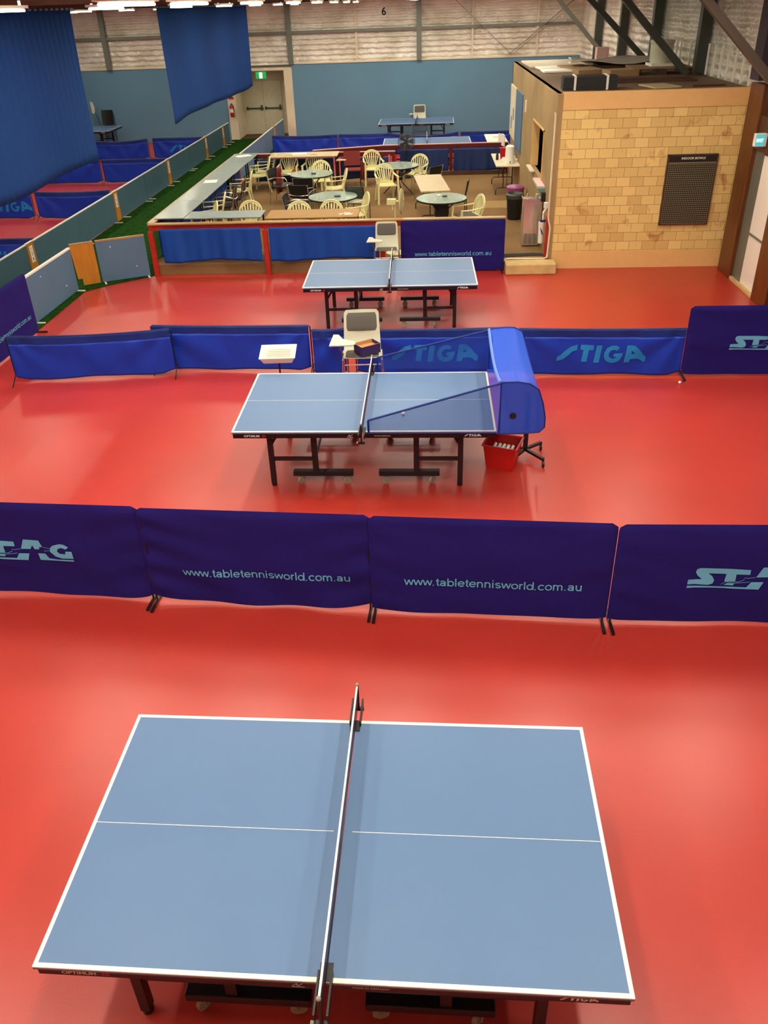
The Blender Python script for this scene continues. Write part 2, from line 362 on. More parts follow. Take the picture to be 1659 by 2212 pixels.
def _z5(pts): return [(x-.27*(y-215)+637, y+23) for x, y in pts]
def _stroke(pts, w_=7):
    a = [(x, y-w_/2) for x, y in pts]; b_ = [(x, y+w_/2) for x, y in pts[::-1]]; return a+b_
STAG = [[_z6([(225, 555), (245, 475), (330, 468), (420, 465), (370, 400), (352, 340), (375, 285), (420, 265), (800, 268), (1045, 285), (1030, 370), (860, 368), (838, 490), (700, 500), (735, 362), (510, 360), (555, 410), (575, 480), (550, 540), (490, 565), (420, 560), (320, 550)])],
 [_z6([(690, 560), (740, 522), (825, 522), (808, 565)])],
 [_z6([(212, 620), (220, 580), (320, 580), (600, 590), (760, 590), (970, 595), (1040, 500), (1195, 498), (1125, 630), (760, 622), (680, 615), (320, 612)])],
 [_z6([(1105, 415), (1205, 238), (1435, 240), (1445, 360), (1390, 375), (1380, 412), (1310, 412), (1300, 340), (1250, 412)])],
 [_z5([(855, 595), (810, 465), (920, 465), (985, 555), (1130, 570), (1355, 562), (1362, 595)])],
 [_z5([(990, 425), (985, 350), (1020, 300), (1120, 265), (1180, 275), (1255, 320), (1220, 360), (1150, 335), (1100, 360), (1095, 410), (1140, 450), (1225, 455), (1218, 400), (1310, 400), (1352, 535), (1180, 545), (1080, 510), (1040, 470)])],
 [_z6(_stroke([(655, 550), (720, 505), (880, 500), (955, 460), (965, 422), (1000, 435), (1100, 413)]))],
 [_z6(_stroke([(700, 560), (830, 525), (1020, 497)]))],
 [_z6(_stroke([(1445, 365), (1500, 378), (1565, 390)]))], [_z6(_stroke([(1440, 440), (1540, 425), (1600, 440)]))]]
def stag(width, height): return poly_shapes(STAG, 230, 1880, 238, 635, width, height, .06)

# ------------------------------------------------------------ the setting
XR, YB, XL, YF = 5.5, 34.2, -16.5, -3.0
struct(MB().box(XL-.2, XR+1.2, YF-.2, YB+2.2, -.12, 0), 'floor', M['floor'], 'glossy red sports floor of the hall')
g = MB()
g.prism([(-7.85, 9.5), (-6.58, 9.5), (-6.55, 14.55), (-6.25, 14.9), (-5.5, 15.5), (-5.5, 16), (-5.5, 29.2), (-5.6, 35.9), (-7.9, 35.9)], .001, .014)
struct(g, 'floor.001', M['grass'], 'green grass matting walkway')
sl = MB().box(-5.5, 2.3, 15.58, 25.3, .001, .2)
struct(sl, 'floor.002', M['carpet'], 'raised brown carpeted canteen floor')
struct(MB().box(1.2, 2.3, 20.05, 20.85, .2, .204), 'floor.003', M['carpet_pale'], 'worn pale carpet strip beside the bins')
# back wall with recess for the exit door
g = MB(); H1 = 2.64
for a, b_ in ((XL, -7.93), (-5.3, XR+.1)): g.box(a, b_, YB, YB+.12, 0, H1)
struct(g, 'wall_back', M['wallblue'], 'blue lower wall panels')
g = MB(); g.grid(150, 30, lambda u, v: (XL+u*(XR+.2-XL), YB+.06-.02*abs(sin((XL+u*(XR+.2-XL))*2.618+.6))**.5, H1+v*(CEIL_Z-H1)))
struct(g, 'wall_back.001', M['foil'], 'silver foil insulation above the blue panels', smooth=True)
g = MB()
for x in (-12.4, -5.28, -.39): g.box(x-.1, x+.1, YB-.2, YB-.02, H1, CEIL_Z)
for i, x in enumerate((-12.4, -5.28, -.39)):
    o = MB().box(x-.09, x+.09, YB-.16, YB-.02, H1+.01, CEIL_Z-.01).obj('wall_column', M['galv'])
    tag(o, ['grey steel column on the foil wall, above the left court', 'grey steel column on the foil wall, above the exit door', 'grey steel column on the foil wall, above the far tables'][i], 'column', 'steel columns on the back wall')
for i, x in enumerate((-10, -2.75, 1.6, 4.0)):
    o = MB().box(x-.03, x+.03, YB-.07, YB-.01, H1+.01, CEIL_Z-.01).obj('wall_stud', M['cream'])
    tag(o, ['thin pale stud on the foil wall, far left between the curtains', 'thin pale stud on the foil wall below and left of the number 6', 'thin pale stud on the foil wall, right of the number 6', 'thin pale stud on the foil wall above the kiosk'][i], 'stud', 'thin studs on the back wall')
o = MB().box(XL, XR, YB-.12, YB-.02, 3.66, 3.76).obj('wall_girt', M['galv']); tag(o, 'horizontal grey steel girt across the foil back wall', 'girt')
g = MB().box(XL, -7.93, YB-.03, YB+.05, H1, H1+.05).box(-5.3, XR, YB-.03, YB+.05, H1, H1+.05)
struct(g, 'trim_1', M['cream'], 'cream capping on the blue panels')
for i, (a, b_) in enumerate((((.97, 4.56), (3.07, 2.74)), ((5.22, 4.43), (2.95, 2.74)))):
    o = MB().bar((a[0], YB-.2, a[1]), (b_[0], YB-.2, b_[1]), .02, .09, up=(0, 1, 0)).obj('wall_brace', M['galv'])
    tag(o, ['pale diagonal steel strap falling rightwards on the foil wall', 'pale diagonal steel strap falling leftwards on the foil wall'][i], 'brace')
# recess
g = MB().box(-7.93, -7.6, YB-.02, YB+1.5, 0, 2.55).box(-5.62, -5.3, YB-.02, YB+1.5, 0, 2.55).box(-7.6, -5.62, YB+.0, YB+1.5, 2.45, 2.55)
struct(g, 'wall_recess', M['cream'], 'cream walls of the exit recess')
struct(MB().box(-7.6, -5.62, YB+1.4, YB+1.5, 2.02, 2.45).box(-6.0, -5.62, YB+1.4, YB+1.5, 0, 2.02).box(-7.6, -7.52, YB+1.4, YB+1.5, 0, 2.02), 'wall_recess.001', M['cream'], 'cream wall around the exit doors')
struct(MB().box(-7.6, -5.62, YB+.1, YB+1.4, .015, .025), 'floor.004', M['darkwood'], 'dark mat inside the exit recess')
for i, (a, b_) in enumerate(((-7.52, -6.765), (-6.755, -6.0))):
    d = struct(MB().box(a, b_, YB+1.36, YB+1.4, .03, 2.02), 'door_%d' % (i+1), M['door'], ['left leaf of the grey-green double exit door', 'right leaf of the grey-green double exit door'][i])
    MB().box(a+.04, b_-.02, YB+1.30, YB+1.33, .98, 1.03).box(a+.06, a+.1, YB+1.3, YB+1.36, .94, 1.07).box(b_-.12, b_-.06, YB+1.29, YB+1.36, .93, 1.12).obj('push_bar', M['darksteel'], d)
t = thing('exit_sign', 'lit green exit sign above the double doors in the recess', 'exit sign', (-6.5, YB-.03, 2.3))
MB().box(-.2, .2, -.06, .03, -.12, .12).obj('sign_case', M['green_lit'], t, bevel=.01)
MB().box(-.06, .06, -.068, -.061, -.1, .1).obj('pictogram', M['signw'], t)
o = MB().box(-5.9, -5.7, YB+1.385, YB+1.398, 1.35, 1.68).obj('paper_notice', M['paper']); tag(o, 'white paper notice beside the exit doors', 'notice')
t = thing('fire_extinguisher', 'red fire extinguisher on the cream pillar by the exit', 'fire extinguisher', (-7.77, YB-.12, .85))
MB().lathe([(.0, 0), (.075, .01), (.08, .05), (.08, .38), (.05, .45), (.02, .47)], 14).obj('cylinder', M['redpl'], t, smooth=True)
MB().box(-.02, .02, -.05, .05, .46, .5).tube([(0, -.02, .47), (.07, -.05, .42), (.09, -.05, .2)], .012).obj('valve', M['blackpl'], t)
MB().lathe([(.081, .18), (.082, .19), (.082, .3), (.081, .31)], 14).obj('label_band', M['paper'], t)
g = MB(); g.prism([(.11*cos(a), .09*sin(a)) for a in [pi*i/10 for i in range(11)]], 0, .01, lambda x, y, z: (-7.77+x, YB-.03-z, 1.5+y))
o = g.obj('extinguisher_sign', M['redpl']); tag(o, 'red half-round sign above the fire extinguisher', 'sign')
# number six
o = decal('court_number', text_polys('6', .16, .27, True), lambda x, y: (-1.77+x, YB+.03, 4.16+y), M['ink'], None)
tag(o, 'black number 6 high on the foil wall', 'number')
# other walls
def foilwall(name, x, y0, y1, z0, z1, label):
    g = MB().grid(90, 16, lambda u, v: (x+.02*abs(sin((y0+u*(y1-y0))*2.6)), y0+u*(y1-y0), z0+v*(z1-z0)))
    return struct(g, name, M['foil'], label, smooth=True)
foilwall('wall_right.001', XR+.12, 15.2, YB+.1, 2.0, CEIL_Z, 'silver foil insulation above the kiosk')
struct(MB().box(XR+.14, XR+.24, YF, YB+.1, 0, CEIL_Z), 'wall_right', M['fence'], 'right side wall')
struct(MB().box(XL-.1, XL, YF, YB+.1, 0, CEIL_Z), 'wall_left', M['wallblue'])
struct(MB().box(XL-.1, XR+.3, YF-.1, YF, 0, CEIL_Z), 'wall_front', M['cream'])
struct(MB().box(XL-.1, XR+.3, YF-.1, YB+.2, CEIL_Z, CEIL_Z+.1), 'ceiling', M['foil'])
k = 0
for y in (3.2, 7.1, 11, 14.9, 18.6, 22.5, 26.3, 30.1):
    o = MB().box(XL, XR+.05, y-.05, y+.05, 4.66, CEIL_Z-.005).obj('roof_beam', M['darkwood']); k += 1
    tag(o, 'brown roof beam crossing the hall overhead at frame %s from the back wall' % ['eight', 'seven', 'six', 'five', 'four', 'three', 'two', 'one'][k-1], 'beam', 'roof beams')
# right side steel frames
for i, y in enumerate((18.6, 22.5, 26.3, 30.1)):
    o = MB().box(XR-.12, XR+.1, y-.1, y+.1, 3.12 if y < 24.3 else 0.0, 4.655).obj('steel_column', M['darksteel'])
    tag(o, ['dark steel column on the right wall, just behind the white bucket', 'dark steel column on the right wall, second from the bucket', 'dark steel column on the right wall, behind the kiosk', 'dark steel column on the right wall nearest the back corner'][i], 'column', 'dark steel wall columns')
for i, (a, b_, m_) in enumerate((((4.0, 14.5, 4.66), (5.45, 14.5, 3.28), 'brace'), ((3.62, 18.4, 4.66), (5.2, 18.4, 3.12), 'darksteel'), ((3.6, 22.3, 4.66), (5.3, 22.3, 3.12), 'darksteel'), ((3.93, 29.9, 4.66), (5.6, 29.9, 2.95), 'galv'))):
    o = MB().bar(a, b_, .12, .15, up=(0, 1, 0)).obj('steel_brace', M[m_])
    tag(o, ['brown-grey diagonal steel brace in the top right corner, nearest the camera', 'dark diagonal steel brace landing behind the brown pallet', 'dark diagonal steel brace landing at the back of the kiosk roof', 'pale grey diagonal steel brace farthest back, by the foil wall'][i], 'brace', 'diagonal roof braces')
for i, y in enumerate([15.75+.42*j for j in range(10)]+[20.3+.35*j for j in range(6)]):
    o = MB().box(XR+.02, XR+.05, y-.02, y+.02, 3.11, 3.66).obj('wall_bar', M['white'])
    tag(o, 'upright white bar against the foil wall above the kiosk roof', 'bar', 'white bars behind the kiosk roof')
o = MB().box(XR-.1, XR+.1, 14.95, 15.35, 3.25, 4.655).obj('dark_sheet', M['sheet']); tag(o, 'dark hanging sheet above the timber post in the top right corner', 'sheet')
# timber posts and right-hand door
for i, (y0, y1) in enumerate(((14.78, 15.4), (13.0, 13.6))):
    o = MB().box(XR-.04, XR+.13, y0, y1, 0, 3.2 if i == 0 else 4.65).obj('timber_post', M['timberpost'], bevel=.01)
    tag(o, ['broad brown timber post against the blockwork kiosk', 'brown timber post on the near side of the white side door'][i], 'post')
struct(MB().box(XR+.0, XR+.13, 13.6, 14.78, 2.22, 2.75), 'trim_2', M['darkwood'], 'dark timber lintel above the side door')
d = struct(MB().box(XR+.04, XR+.09, 13.6, 14.4, .05, 2.18), 'door_3', M['white'], 'white side door')
MB().box(XR+.02, XR+.045, 13.6, 14.4, .9, .93).obj('door_joint', M['galv'], d)
struct(MB().box(XR+.03, XR+.13, 14.4, 14.78, .05, 2.22), 'wall_right.002', M['galv'], 'grey strip beside the side door')
struct(MB().box(XR-.02, XR+.13, 13.6, 14.78, 0, .05), 'trim_3', M['sand'], 'pale door sill')
t = thing('exit_sign', 'cyan exit sign box projecting beside the right timber post', 'exit sign', (XR-.11, 14.3, 2.43))
MB().box(-.09, .1, 0, .1, -.1, .1).obj('sign_case', M['white'], t, bevel=.01)
MB().box(-.085, .06, -.006, -.001, -.09, .09).obj('sign_face', M['exitcyan'], t)
decal('sign_lettering', text_polys('EXIT', .11, .05, True), lambda x, y: (-.07+x, -.009, -.025+y), M['signw'], t)
# ------------------------------------------------------------ ceiling lights
proto = thing('ceiling_light', 'x', 'ceiling light', (0, 0, FIX_Z), 0, 'fluorescent ceiling lights')
MB().box(-.07, .07, -.65, .65, .03, .06).box(-.01, .01, -.6, -.58, .06, .25).box(-.01, .01, .58, .6, .06, .25).obj('housing', M['white'], proto)
for sx in (-.035, .035): MB().cyl((sx, -.6, .01), (sx, .6, .01), .014, 10).obj('tube', M['lamp'], proto, smooth=True)
ld = bpy.data.lights.new('tube_light', 'AREA'); ld.shape = 'RECTANGLE'; ld.size = .14; ld.size_y = 1.25; ld.energy = LIGHT_W; ld.color = LIGHT_COL
lo = bpy.data.objects.new('tube_light', ld); C.objects.link(lo); lo.parent = proto; lo.location = (0, 0, -.012)
lu = bpy.data.lights.new('tube_light_up', 'AREA'); lu.shape = 'RECTANGLE'; lu.size = .14; lu.size_y = 1.25; lu.energy = LIGHT_UP; lu.color = LIGHT_COL
lo = bpy.data.objects.new('tube_light_up', lu); C.objects.link(lo); lo.parent = proto; lo.location = (0, 0, .065); lo.rotation_euler = (pi, 0, 0)
first = True
XN = {-12.5: 'over the far left court', -9.3: 'over the left court by the blue fence', -4.6: 'left of the table centre line', -2.5: 'just left of the net line', -.45: 'above the nets', 1.6: 'right of the nets', 3.7: 'nearest the right wall'}
YN = {1.5: 'closest to the camera, unseen, added to brighten the nearest table', 3.6: 'above the nearest table', 7.6: 'above the second table', 9.6: 'above the low blue barriers', 13: 'above the third table', 17: 'above the canteen front', 20.6: 'above the canteen middle', 24.3: 'above the canteen rear', 28: 'above the fifth table', 31.5: 'above the farthest table'}  # the row closest to the camera is unseen, added to brighten the nearest table
for x in XN:
    for y in YN:
        if x > 2.3 and y in (17, 20.6, 24.3): continue
        lab = 'fluorescent ceiling light %s, %s' % (XN[x], YN[y])
        if first: proto.location = (x, y, FIX_Z); proto['label'] = lab; first = False
        else: dup(proto, (x, y, FIX_Z), 0, lab)

# ------------------------------------------------------------ divider curtains
def curtain(y0, y1, zb, name_l, sag):
    L = y1-y0
    g = MB()
    def f(u, v):
        y = y0+u*L; zbot = zb+sag(u)
        z = zbot+(4.66-zbot)*v
        amp = .006+.02*v**3
        x = -6.4+amp*sin(y*2*pi/.22)+.03*sin(y*2.1+v*3)*(1-v)
        return (x, y, z)
    g.grid(int(L*36), 16, f)
    o = g.obj('divider_curtain', M['curtainb'], smooth=True, solid=.006)
    tag(o, name_l, 'curtain', 'blue divider curtains')
curtain(9.4, 16.1, 2.12, 'big blue divider curtain hanging at the top left edge', lambda u: .02*sin(u*9))
curtain(21.5, 32.0, 2.12, 'shorter blue divider curtain hanging farther back near the exit', lambda u: .03*sin(u*6)-.03*max(0, .1-u)*10)
for i, (a, b_) in enumerate(((8.9, 16.3), (21.3, 32.2))):
    o = MB().cyl((-6.4, a, 4.64), (-6.4, b_, 4.64), .018, 8).obj('curtain_rail', M['galv']); tag(o, ['steel rail carrying the big near curtain', 'steel rail carrying the farther curtain'][i], 'rail')

# ------------------------------------------------------------ table tennis tables
def make_table(top='ttblue', detail=True):
    t = thing('table_tennis_table', 'x', 'table tennis table', (0, 0, 0), 0, 'blue table tennis tables')
    L, W = 1.37, .7625
    for sx in (-1, 1):
        a, b_ = sorted((sx*.004, sx*L))
        h = MB().box(a, b_, -W, W, .738, .76).obj('tabletop', M[top], t)
        g = MB(); z0, z1 = .7602, .7612
        g.box(a, b_, -W, -W+.02, z0, z1).box(a, b_, W-.02, W, z0, z1)
        e0, e1 = sorted((sx*L, sx*(L-.02))); g.box(e0, e1, -W+.02, W-.02, z0, z1)
        c0, c1 = sorted((sx*.05, sx*(L-.02))); g.box(c0, c1, -.0015, .0015, z0, z1)
        g.box(a, b_, -W-.0012, -W, .752, z1).box(a, b_, W, W+.0012, .752, z1)
        g.obj('white_lines', M['line'], h)
        g = MB()
        for yy in (-W+.012, W-.042): g.box(a+.01, b_-.01, yy, yy+.03, .68, .738)
        e0, e1 = sorted((sx*(L-.012), sx*(L-.042))); g.box(e0, e1, -W+.042, W-.042, .68, .738)
        g.box(sx*.35-.02, sx*.35+.02, -W+.042, W-.042, .69, .737)
        fr = g.obj('apron', M['black'], t)
        yf = -W+.010
        if sx < 0:
            decal('lettering', text_polys('OPTIMUM', .165, .024, True), lambda x, y: (-L+.125+x, yf, .695+y), M['line'], fr)
            decal('lettering_red', text_polys('30', .04, .024, True), lambda x, y: (-L+.315+x, yf, .695+y), M['redtub'], fr)
            g = MB().box(-.16, -.10, yf-.001, yf, .69, .693)
            g.tube([(-.155, yf, .70), (-.14, yf, .712), (-.128, yf, .7)], .002, 5).tube([(-.128, yf, .7), (-.112, yf, .715), (-.105, yf, .724)], .002, 5).tube([(-.14, yf, .722), (-.128, yf, .7)], .002, 5)
            g.obj('emblem', M['line'], fr)
        else:
            decal('lettering', text_polys('MADE IN GERMANY', .17, .012), lambda x, y: (.12+x, yf, .70+y), M['line'], fr)
            decal('logo', stiga(.17, .030), lambda x, y: (L-.32+x, yf, .695+y), M['line'], fr)
        # legs
        for sy in (-1, 1):
            lg = MB().box(sx*1.02-.028, sx*1.02+.028, sy*.56-.028, sy*.56+.028, .03, .69)
            lg.obj('leg', M['black'], t, bevel=.004)
            MB().cyl((sx*1.02, sy*.56, 0), (sx*1.02, sy*.56, .035), .03, 12).obj('foot', M['blackpl'], t)
            p_ = MB().box(sx*.55-.03, sx*.55+.03, sy*.53-.025, sy*.53+.025, .15, .70)
            p_.obj('undercarriage_post', M['black'], t)
            MB().bar((sx*1.02, sy*.56, .33), (sx*.55, sy*.56, .33), .025, .04).bar((sx*1.0, sy*.56, .52), (sx*.9, sy*.56, .68), .015, .03).obj('leg_brace', M['black'], t)
            u = MB().box(sx*.47-.33, sx*.47+.33, sy*.53-.035, sy*.53+.035, .11, .17).obj('wheel_beam', M['black'], t, bevel=.006)
            for wx, tw in ((sx*.72, .9), (sx*.215, .15)):
                A = Vector((cos(tw), sin(tw), 0)); n_ = Vector((-sin(tw), cos(tw), 0))
                c0 = Vector((wx, sy*.53, .045))
                w_ = MB().cyl(c0-n_*.014, c0+n_*.014, .045, 16)
                w_.box(wx-.03, wx+.03, sy*.53-.02, sy*.53+.02, .095, .108).bar(c0+n_*.02, c0+n_*.02+Vector((0, 0, .055)), .006, .03).bar(c0-n_*.02, c0-n_*.02+Vector((0, 0, .055)), .006, .03)
                w_.obj('castor', M['castor'], u)
        MB().bar((sx*1.02, -.53, .6), (sx*1.02, .53, .6), .02, .03).bar((sx*.55, -.5, .3), (sx*.55, .5, .3), .02, .03).obj('cross_rail', M['black'], t)
    # net
    n = MB().grid(40, 4, lambda u, v: (.004*sin(u*9), (u-.5)*1.83, .765+v*.14)).obj('net', M['net'], t)
    MB().box(-.005, .005, -.905, .905, .899, .913).obj('net_tape', M['line'], n)
    for sy in (-1, 1):
        p_ = MB().cyl((0, sy*.91, .70), (0, sy*.91, .915), .009, 10).box(-.035, -.025, sy*.82-.1, sy*.82+.09, .755, .80).box(.025, .035, sy*.82-.1, sy*.82+.09, .755, .80)
        p_.box(-.035, .035, sy*.91-.01, sy*.91+.01, .70, .72).box(-.03, .03, sy*.72-.04, sy*.72+.04, .7625, .768)
        p_.obj('net_post', M['blackpl'], t)
        MB().sph((0, sy*.91, .918), .012, 8).cyl((-.035, sy*.91, .71), (-.05, sy*.91, .71), .012, 8).obj('net_clamp_screw', M['castor'], t)
    return t
tt = make_table()
tt.location = (-.46, 2.68, 0); tt.rotation_euler.z = -.0124
tt['label'] = 'blue table tennis table nearest the camera, filling the foreground'
dup(tt, (-.69, 8.05, 0), 0, 'blue table tennis table with the blue catch net on its right half')
dup(tt, (-.63, 12.95, 0), .015, 'blue table tennis table in front of the canteen rail')
dup(tt, (-.48, 32.2, 0), -.014, 'blue table tennis table farthest back, in front of the back wall')
dup(tt, (-.08, 27.12, 0), .008, 'pale-looking blue table tennis table just behind the canteen rear rail')
dup(tt, (-13.35, 32.45, 0), .0, 'blue table tennis table beyond the divider curtain on the left court')

# ------------------------------------------------------------ barriers
def tall_barrier(loc, rz, label, logo=None, width=1.97, wr=0.0, seed=0):
    t = thing('tall_barrier', label, 'barrier', loc, rz, 'tall purple cloth barriers')
    W = width-.004; H = 1.0; r_ = .05
    rnd = random.Random(seed); ph = [rnd.uniform(0, 6) for _ in range(6)]
    def fold(x, z):
        u = x/W
        d = .004*sin(7*x+ph[0]+4*z)+.003*sin(13*z+ph[1])
        e = math.exp(-((u+.5)*W)/.35); e2 = math.exp(-((.5-u)*W)/.35)
        d += wr*(.014*e*sin(26*z+8*x+ph[2])+.010*e2*sin(22*z-6*x+ph[3])+.012*sin(9*x+9*z+ph[4])*math.exp(-z*2))
        return d
    def outline(a, z):   # a in -1..1
        hw = W/2
        if z > H-r_: hw -= r_-sqrt(max(0, r_*r_-(z-(H-r_))**2))
        if z < .25: hw -= .018*((.25-z)/.25)**2*wr
        return a*hw
    zb = lambda x: .04+.05*abs(2*x/W)**9*wr+.012*sin(3*x+ph[5])*wr
    g = MB(); nu, nv = 60, 30
    for sgn in (-1, 1):
        def f(u, v):
            a = u*2-1; z = .0+v*H; x = outline(a, z); z = zb(x)+(H-zb(x))*v
            x = outline(a, z); edge = min(1, (1-abs(a))*14)**.5*min(1, (1-v)*22)**.5
            y = sgn*.017*max(edge, .12)+fold(x, z)*edge
            return (x, y, z)
        g.grid(nu, nv, f)
    cl = g.obj('cloth_cover', M['purple'], t, smooth=True)
    fr = MB().tube([(-W/2+.03, 0, .02), (-W/2+.03, 0, H-.04), (-W/2+.06, 0, H-.02), (W/2-.06, 0, H-.02), (W/2-.03, 0, H-.04), (W/2-.03, 0, .02)], .008, 8)
    fr.obj('frame', M['black'], t)
    for sx in (-1, 1): MB().box(sx*(W/2-.03)-.012, sx*(W/2-.03)+.012, -.16, .16, .004, .022).obj('foot', M['black'], t)
    off = -.0235
    fn = lambda X, Z: (lambda x, y: (X+x, off+fold(X+x, Z+y), Z+y))
    if logo and logo[0] == 'www': decal('lettering', stroke_text('www.tabletennisworld.com.au', 1.47), fn(logo[1], logo[2]), M['logo'], cl)
    if logo and logo[0] == 'stag': decal('logo', stag(1.02, .22), fn(logo[1], logo[2]), M['logo'], cl)
    return t
tall_barrier((-3.44, 5.54, 0), -.05, 'tall purple barrier printed STAG at the left edge of the near row', ('stag', -.70, .41), 2.0, .8, 1)
tall_barrier((-1.47, 5.42, 0), -.05, 'tall purple barrier with web address, left of the pair in the near row', ('www', -.66, .33), 1.985, 1.0, 2)
tall_barrier((.49, 5.31, 0), -.05, 'tall purple barrier with web address, right of the pair in the near row', ('www', -.70, .33), 1.985, .35, 3)
tall_barrier((2.48, 5.25, 0), .0, 'tall purple barrier printed STAG at the right edge of the near row', ('stag', -.44, .39), 2.0, .3, 4)
tall_barrier((4.42, 10.36, 0), -.0, 'tall purple barrier printed STAG standing at the right edge, middle distance', ('stag', -.44, .385), 1.98, .25, 5)
tall_barrier((-6.52, 11.42, 0), pi/2, 'tall purple barrier with web address running along the left edge', ('www', -.67, .30), 1.98, .2, 6)
tall_barrier((.44, 15.45, 0), 0, 'tall purple barrier with web address leaning in front of the canteen rail', ('www', -.72, .33), 1.98, .5, 7)
tall_barrier((5.40, 11.75, 0), pi/2, 'tall purple barrier glimpsed at the right edge beside the side door', None, 1.9, .3, 8)


def low_barrier(loc, rz, label, logo=None, width=2.3, H=.70, sag=.02, seed=0, amp=1.0, grp='low royal blue barriers'):
    t = thing('low_barrier', label, 'barrier', loc, rz, grp)
    W = width-.06
    rnd = random.Random(seed+50); ph = [rnd.uniform(0, 6) for _ in range(6)]
    def ztop(x): return H-sag*(1-(2*x/W)**2)
    def zbot(x): return .035+.05*max(0, abs(2*x/W)-.85)/.15+.008*sin(5*x+ph[0])
    def fold(x, z):
        u = x/W
        dl = sqrt((x+W/2)**2+(z-H)**2); dr = sqrt((x-W/2)**2+(z-H)**2)
        al = math.atan2(H-z, x+W/2); ar = math.atan2(H-z, W/2-x)
        d = .012*sin(9*al+ph[1])*math.exp(-((dl-.6)/.6)**2)+.012*sin(9*ar+ph[2])*math.exp(-((dr-.6)/.6)**2)
        d += .006*sin(20*x+ph[3]+3*z)*max(0, z/H)+.004*sin(11*x+ph[4]+9*z)
        return d*amp
    off = -.02
    hz = .12
    body = MB().grid(70, 18, lambda u, v: (lambda x: (x, off+fold(x, zbot(x)+(ztop(x)-hz-zbot(x))*v), zbot(x)+(ztop(x)-hz-zbot(x))*v))((u-.5)*W))
    cl = body.obj('cloth', M['blue'], t, smooth=True, solid=.004)
    hem = MB().grid(70, 8, lambda u, v: (lambda x, q: (x, (off-.003+fold(x, ztop(x)-hz)*(1-q)) if v < .75 else .012, ztop(x)-hz+(hz)*min(1, q)))((u-.5)*W, v/.75))
    hem.obj('hem', M['bluehem'], t, smooth=True)
    fr = MB()
    fr.tube([(x, -.004, ztop(x)-.012) for x in [(-.5+i/12)*W for i in range(13)]], .009, 8)
    fr.obj('top_rod', M['black'], t)
    for sx in (-1, 1):
        x = sx*(W/2+.018)
        p_ = MB().tube([(sx*W/2, -.004, H-.012), (x, -.004, H-.03), (x, 0, H-.07), (x, 0, .11)], .009, 8)
        p_.obj('post', M['black'], t)
        MB().tube([(x, 0, .12), (x, -.10, .06), (x, -.2, .007)], .008, 6).tube([(x, 0, .12), (x, .10, .06), (x, .2, .007)], .008, 6).obj('foot', M['black'], t)
    if logo: decal('logo', stiga(1.2, .26), lambda x, y: (logo[0]+x, off-.011+fold(logo[0]+x, logo[1]+y), logo[1]+y), M['logo2'], cl)
    return t
low_barrier((-4.80, 10.46, 0), .105, 'plain low blue barrier at the left end of the middle row', None, 2.33, sag=.035, seed=1)
low_barrier((-2.83, 10.69, 0), -.03, 'plain low blue barrier behind the white tub, second from left in the middle row', None, 2.33, sag=.01, seed=2)
low_barrier((-1.40, 10.50, 0), .10, 'short stretch of plain low blue barrier behind the umpire chair in the middle row', None, .52, sag=.01, seed=3)
low_barrier((.05, 10.47, 0), .01, 'low blue barrier printed STIGA behind the catch net', (-.58, .215), 2.18, sag=.01, seed=4)
low_barrier((2.32, 10.4, 0), -.03, 'low blue barrier printed STIGA at the right of the middle row, in the open', (-.58, .21), 2.27, sag=.012, seed=5)
# left court
low_barrier((-9.08, 20.72, 0), 0, 'low blue barrier on the left court against the fence, near row right piece', None, 2.0, sag=.03, seed=6)
low_barrier((-11.35, 20.8, 0), 0, 'low blue barrier printed STIGA on the left court, near row', (-.1, .2), 2.3, sag=.0, seed=7)
low_barrier((-9.0, 25.5, 0), 0, 'low blue barrier on the left court against the fence, second row', None, 2.1, sag=.0, seed=8, amp=.4)
low_barrier((-11.25, 25.55, 0), 0, 'low blue barrier on the left court behind the curtain corner, second row', None, 2.3, sag=.0, seed=9)
low_barrier((-8.86, 29.95, 0), 0, 'low blue barrier printed STIGA on the left court, farthest row', (-.35, .2), 1.9, sag=.0, seed=10)
low_barrier((-11.1, 29.9, 0), 0, 'plain low blue barrier on the left court, farthest row', None, 2.3, sag=.07, seed=11)
low_barrier((-9.0, 15.92, 0), .0, 'low blue barrier on the left court at the photo edge beside the fence', (-.2, .2), 2.1, sag=.0, seed=12)
# behind the canteen
low_barrier((-4.32, 29.7, 0), -.03, 'plain low blue barrier at the left end of the back row behind the canteen', None, 2.33, sag=.03, seed=13)
low_barrier((-2.2, 29.66, 0), -.02, 'plain low blue barrier second from left in the back row', None, 1.9, sag=.01, seed=14)
low_barrier((-.15, 29.56, 0), 0.0, 'low blue barrier in the back row behind the far table net, with sagging top', None, 2.3, sag=.10, seed=15)
low_barrier((2.15, 29.56, 0), 0.0, 'plain low blue barrier at the right end of the back row', None, 2.2, sag=.01, seed=16)

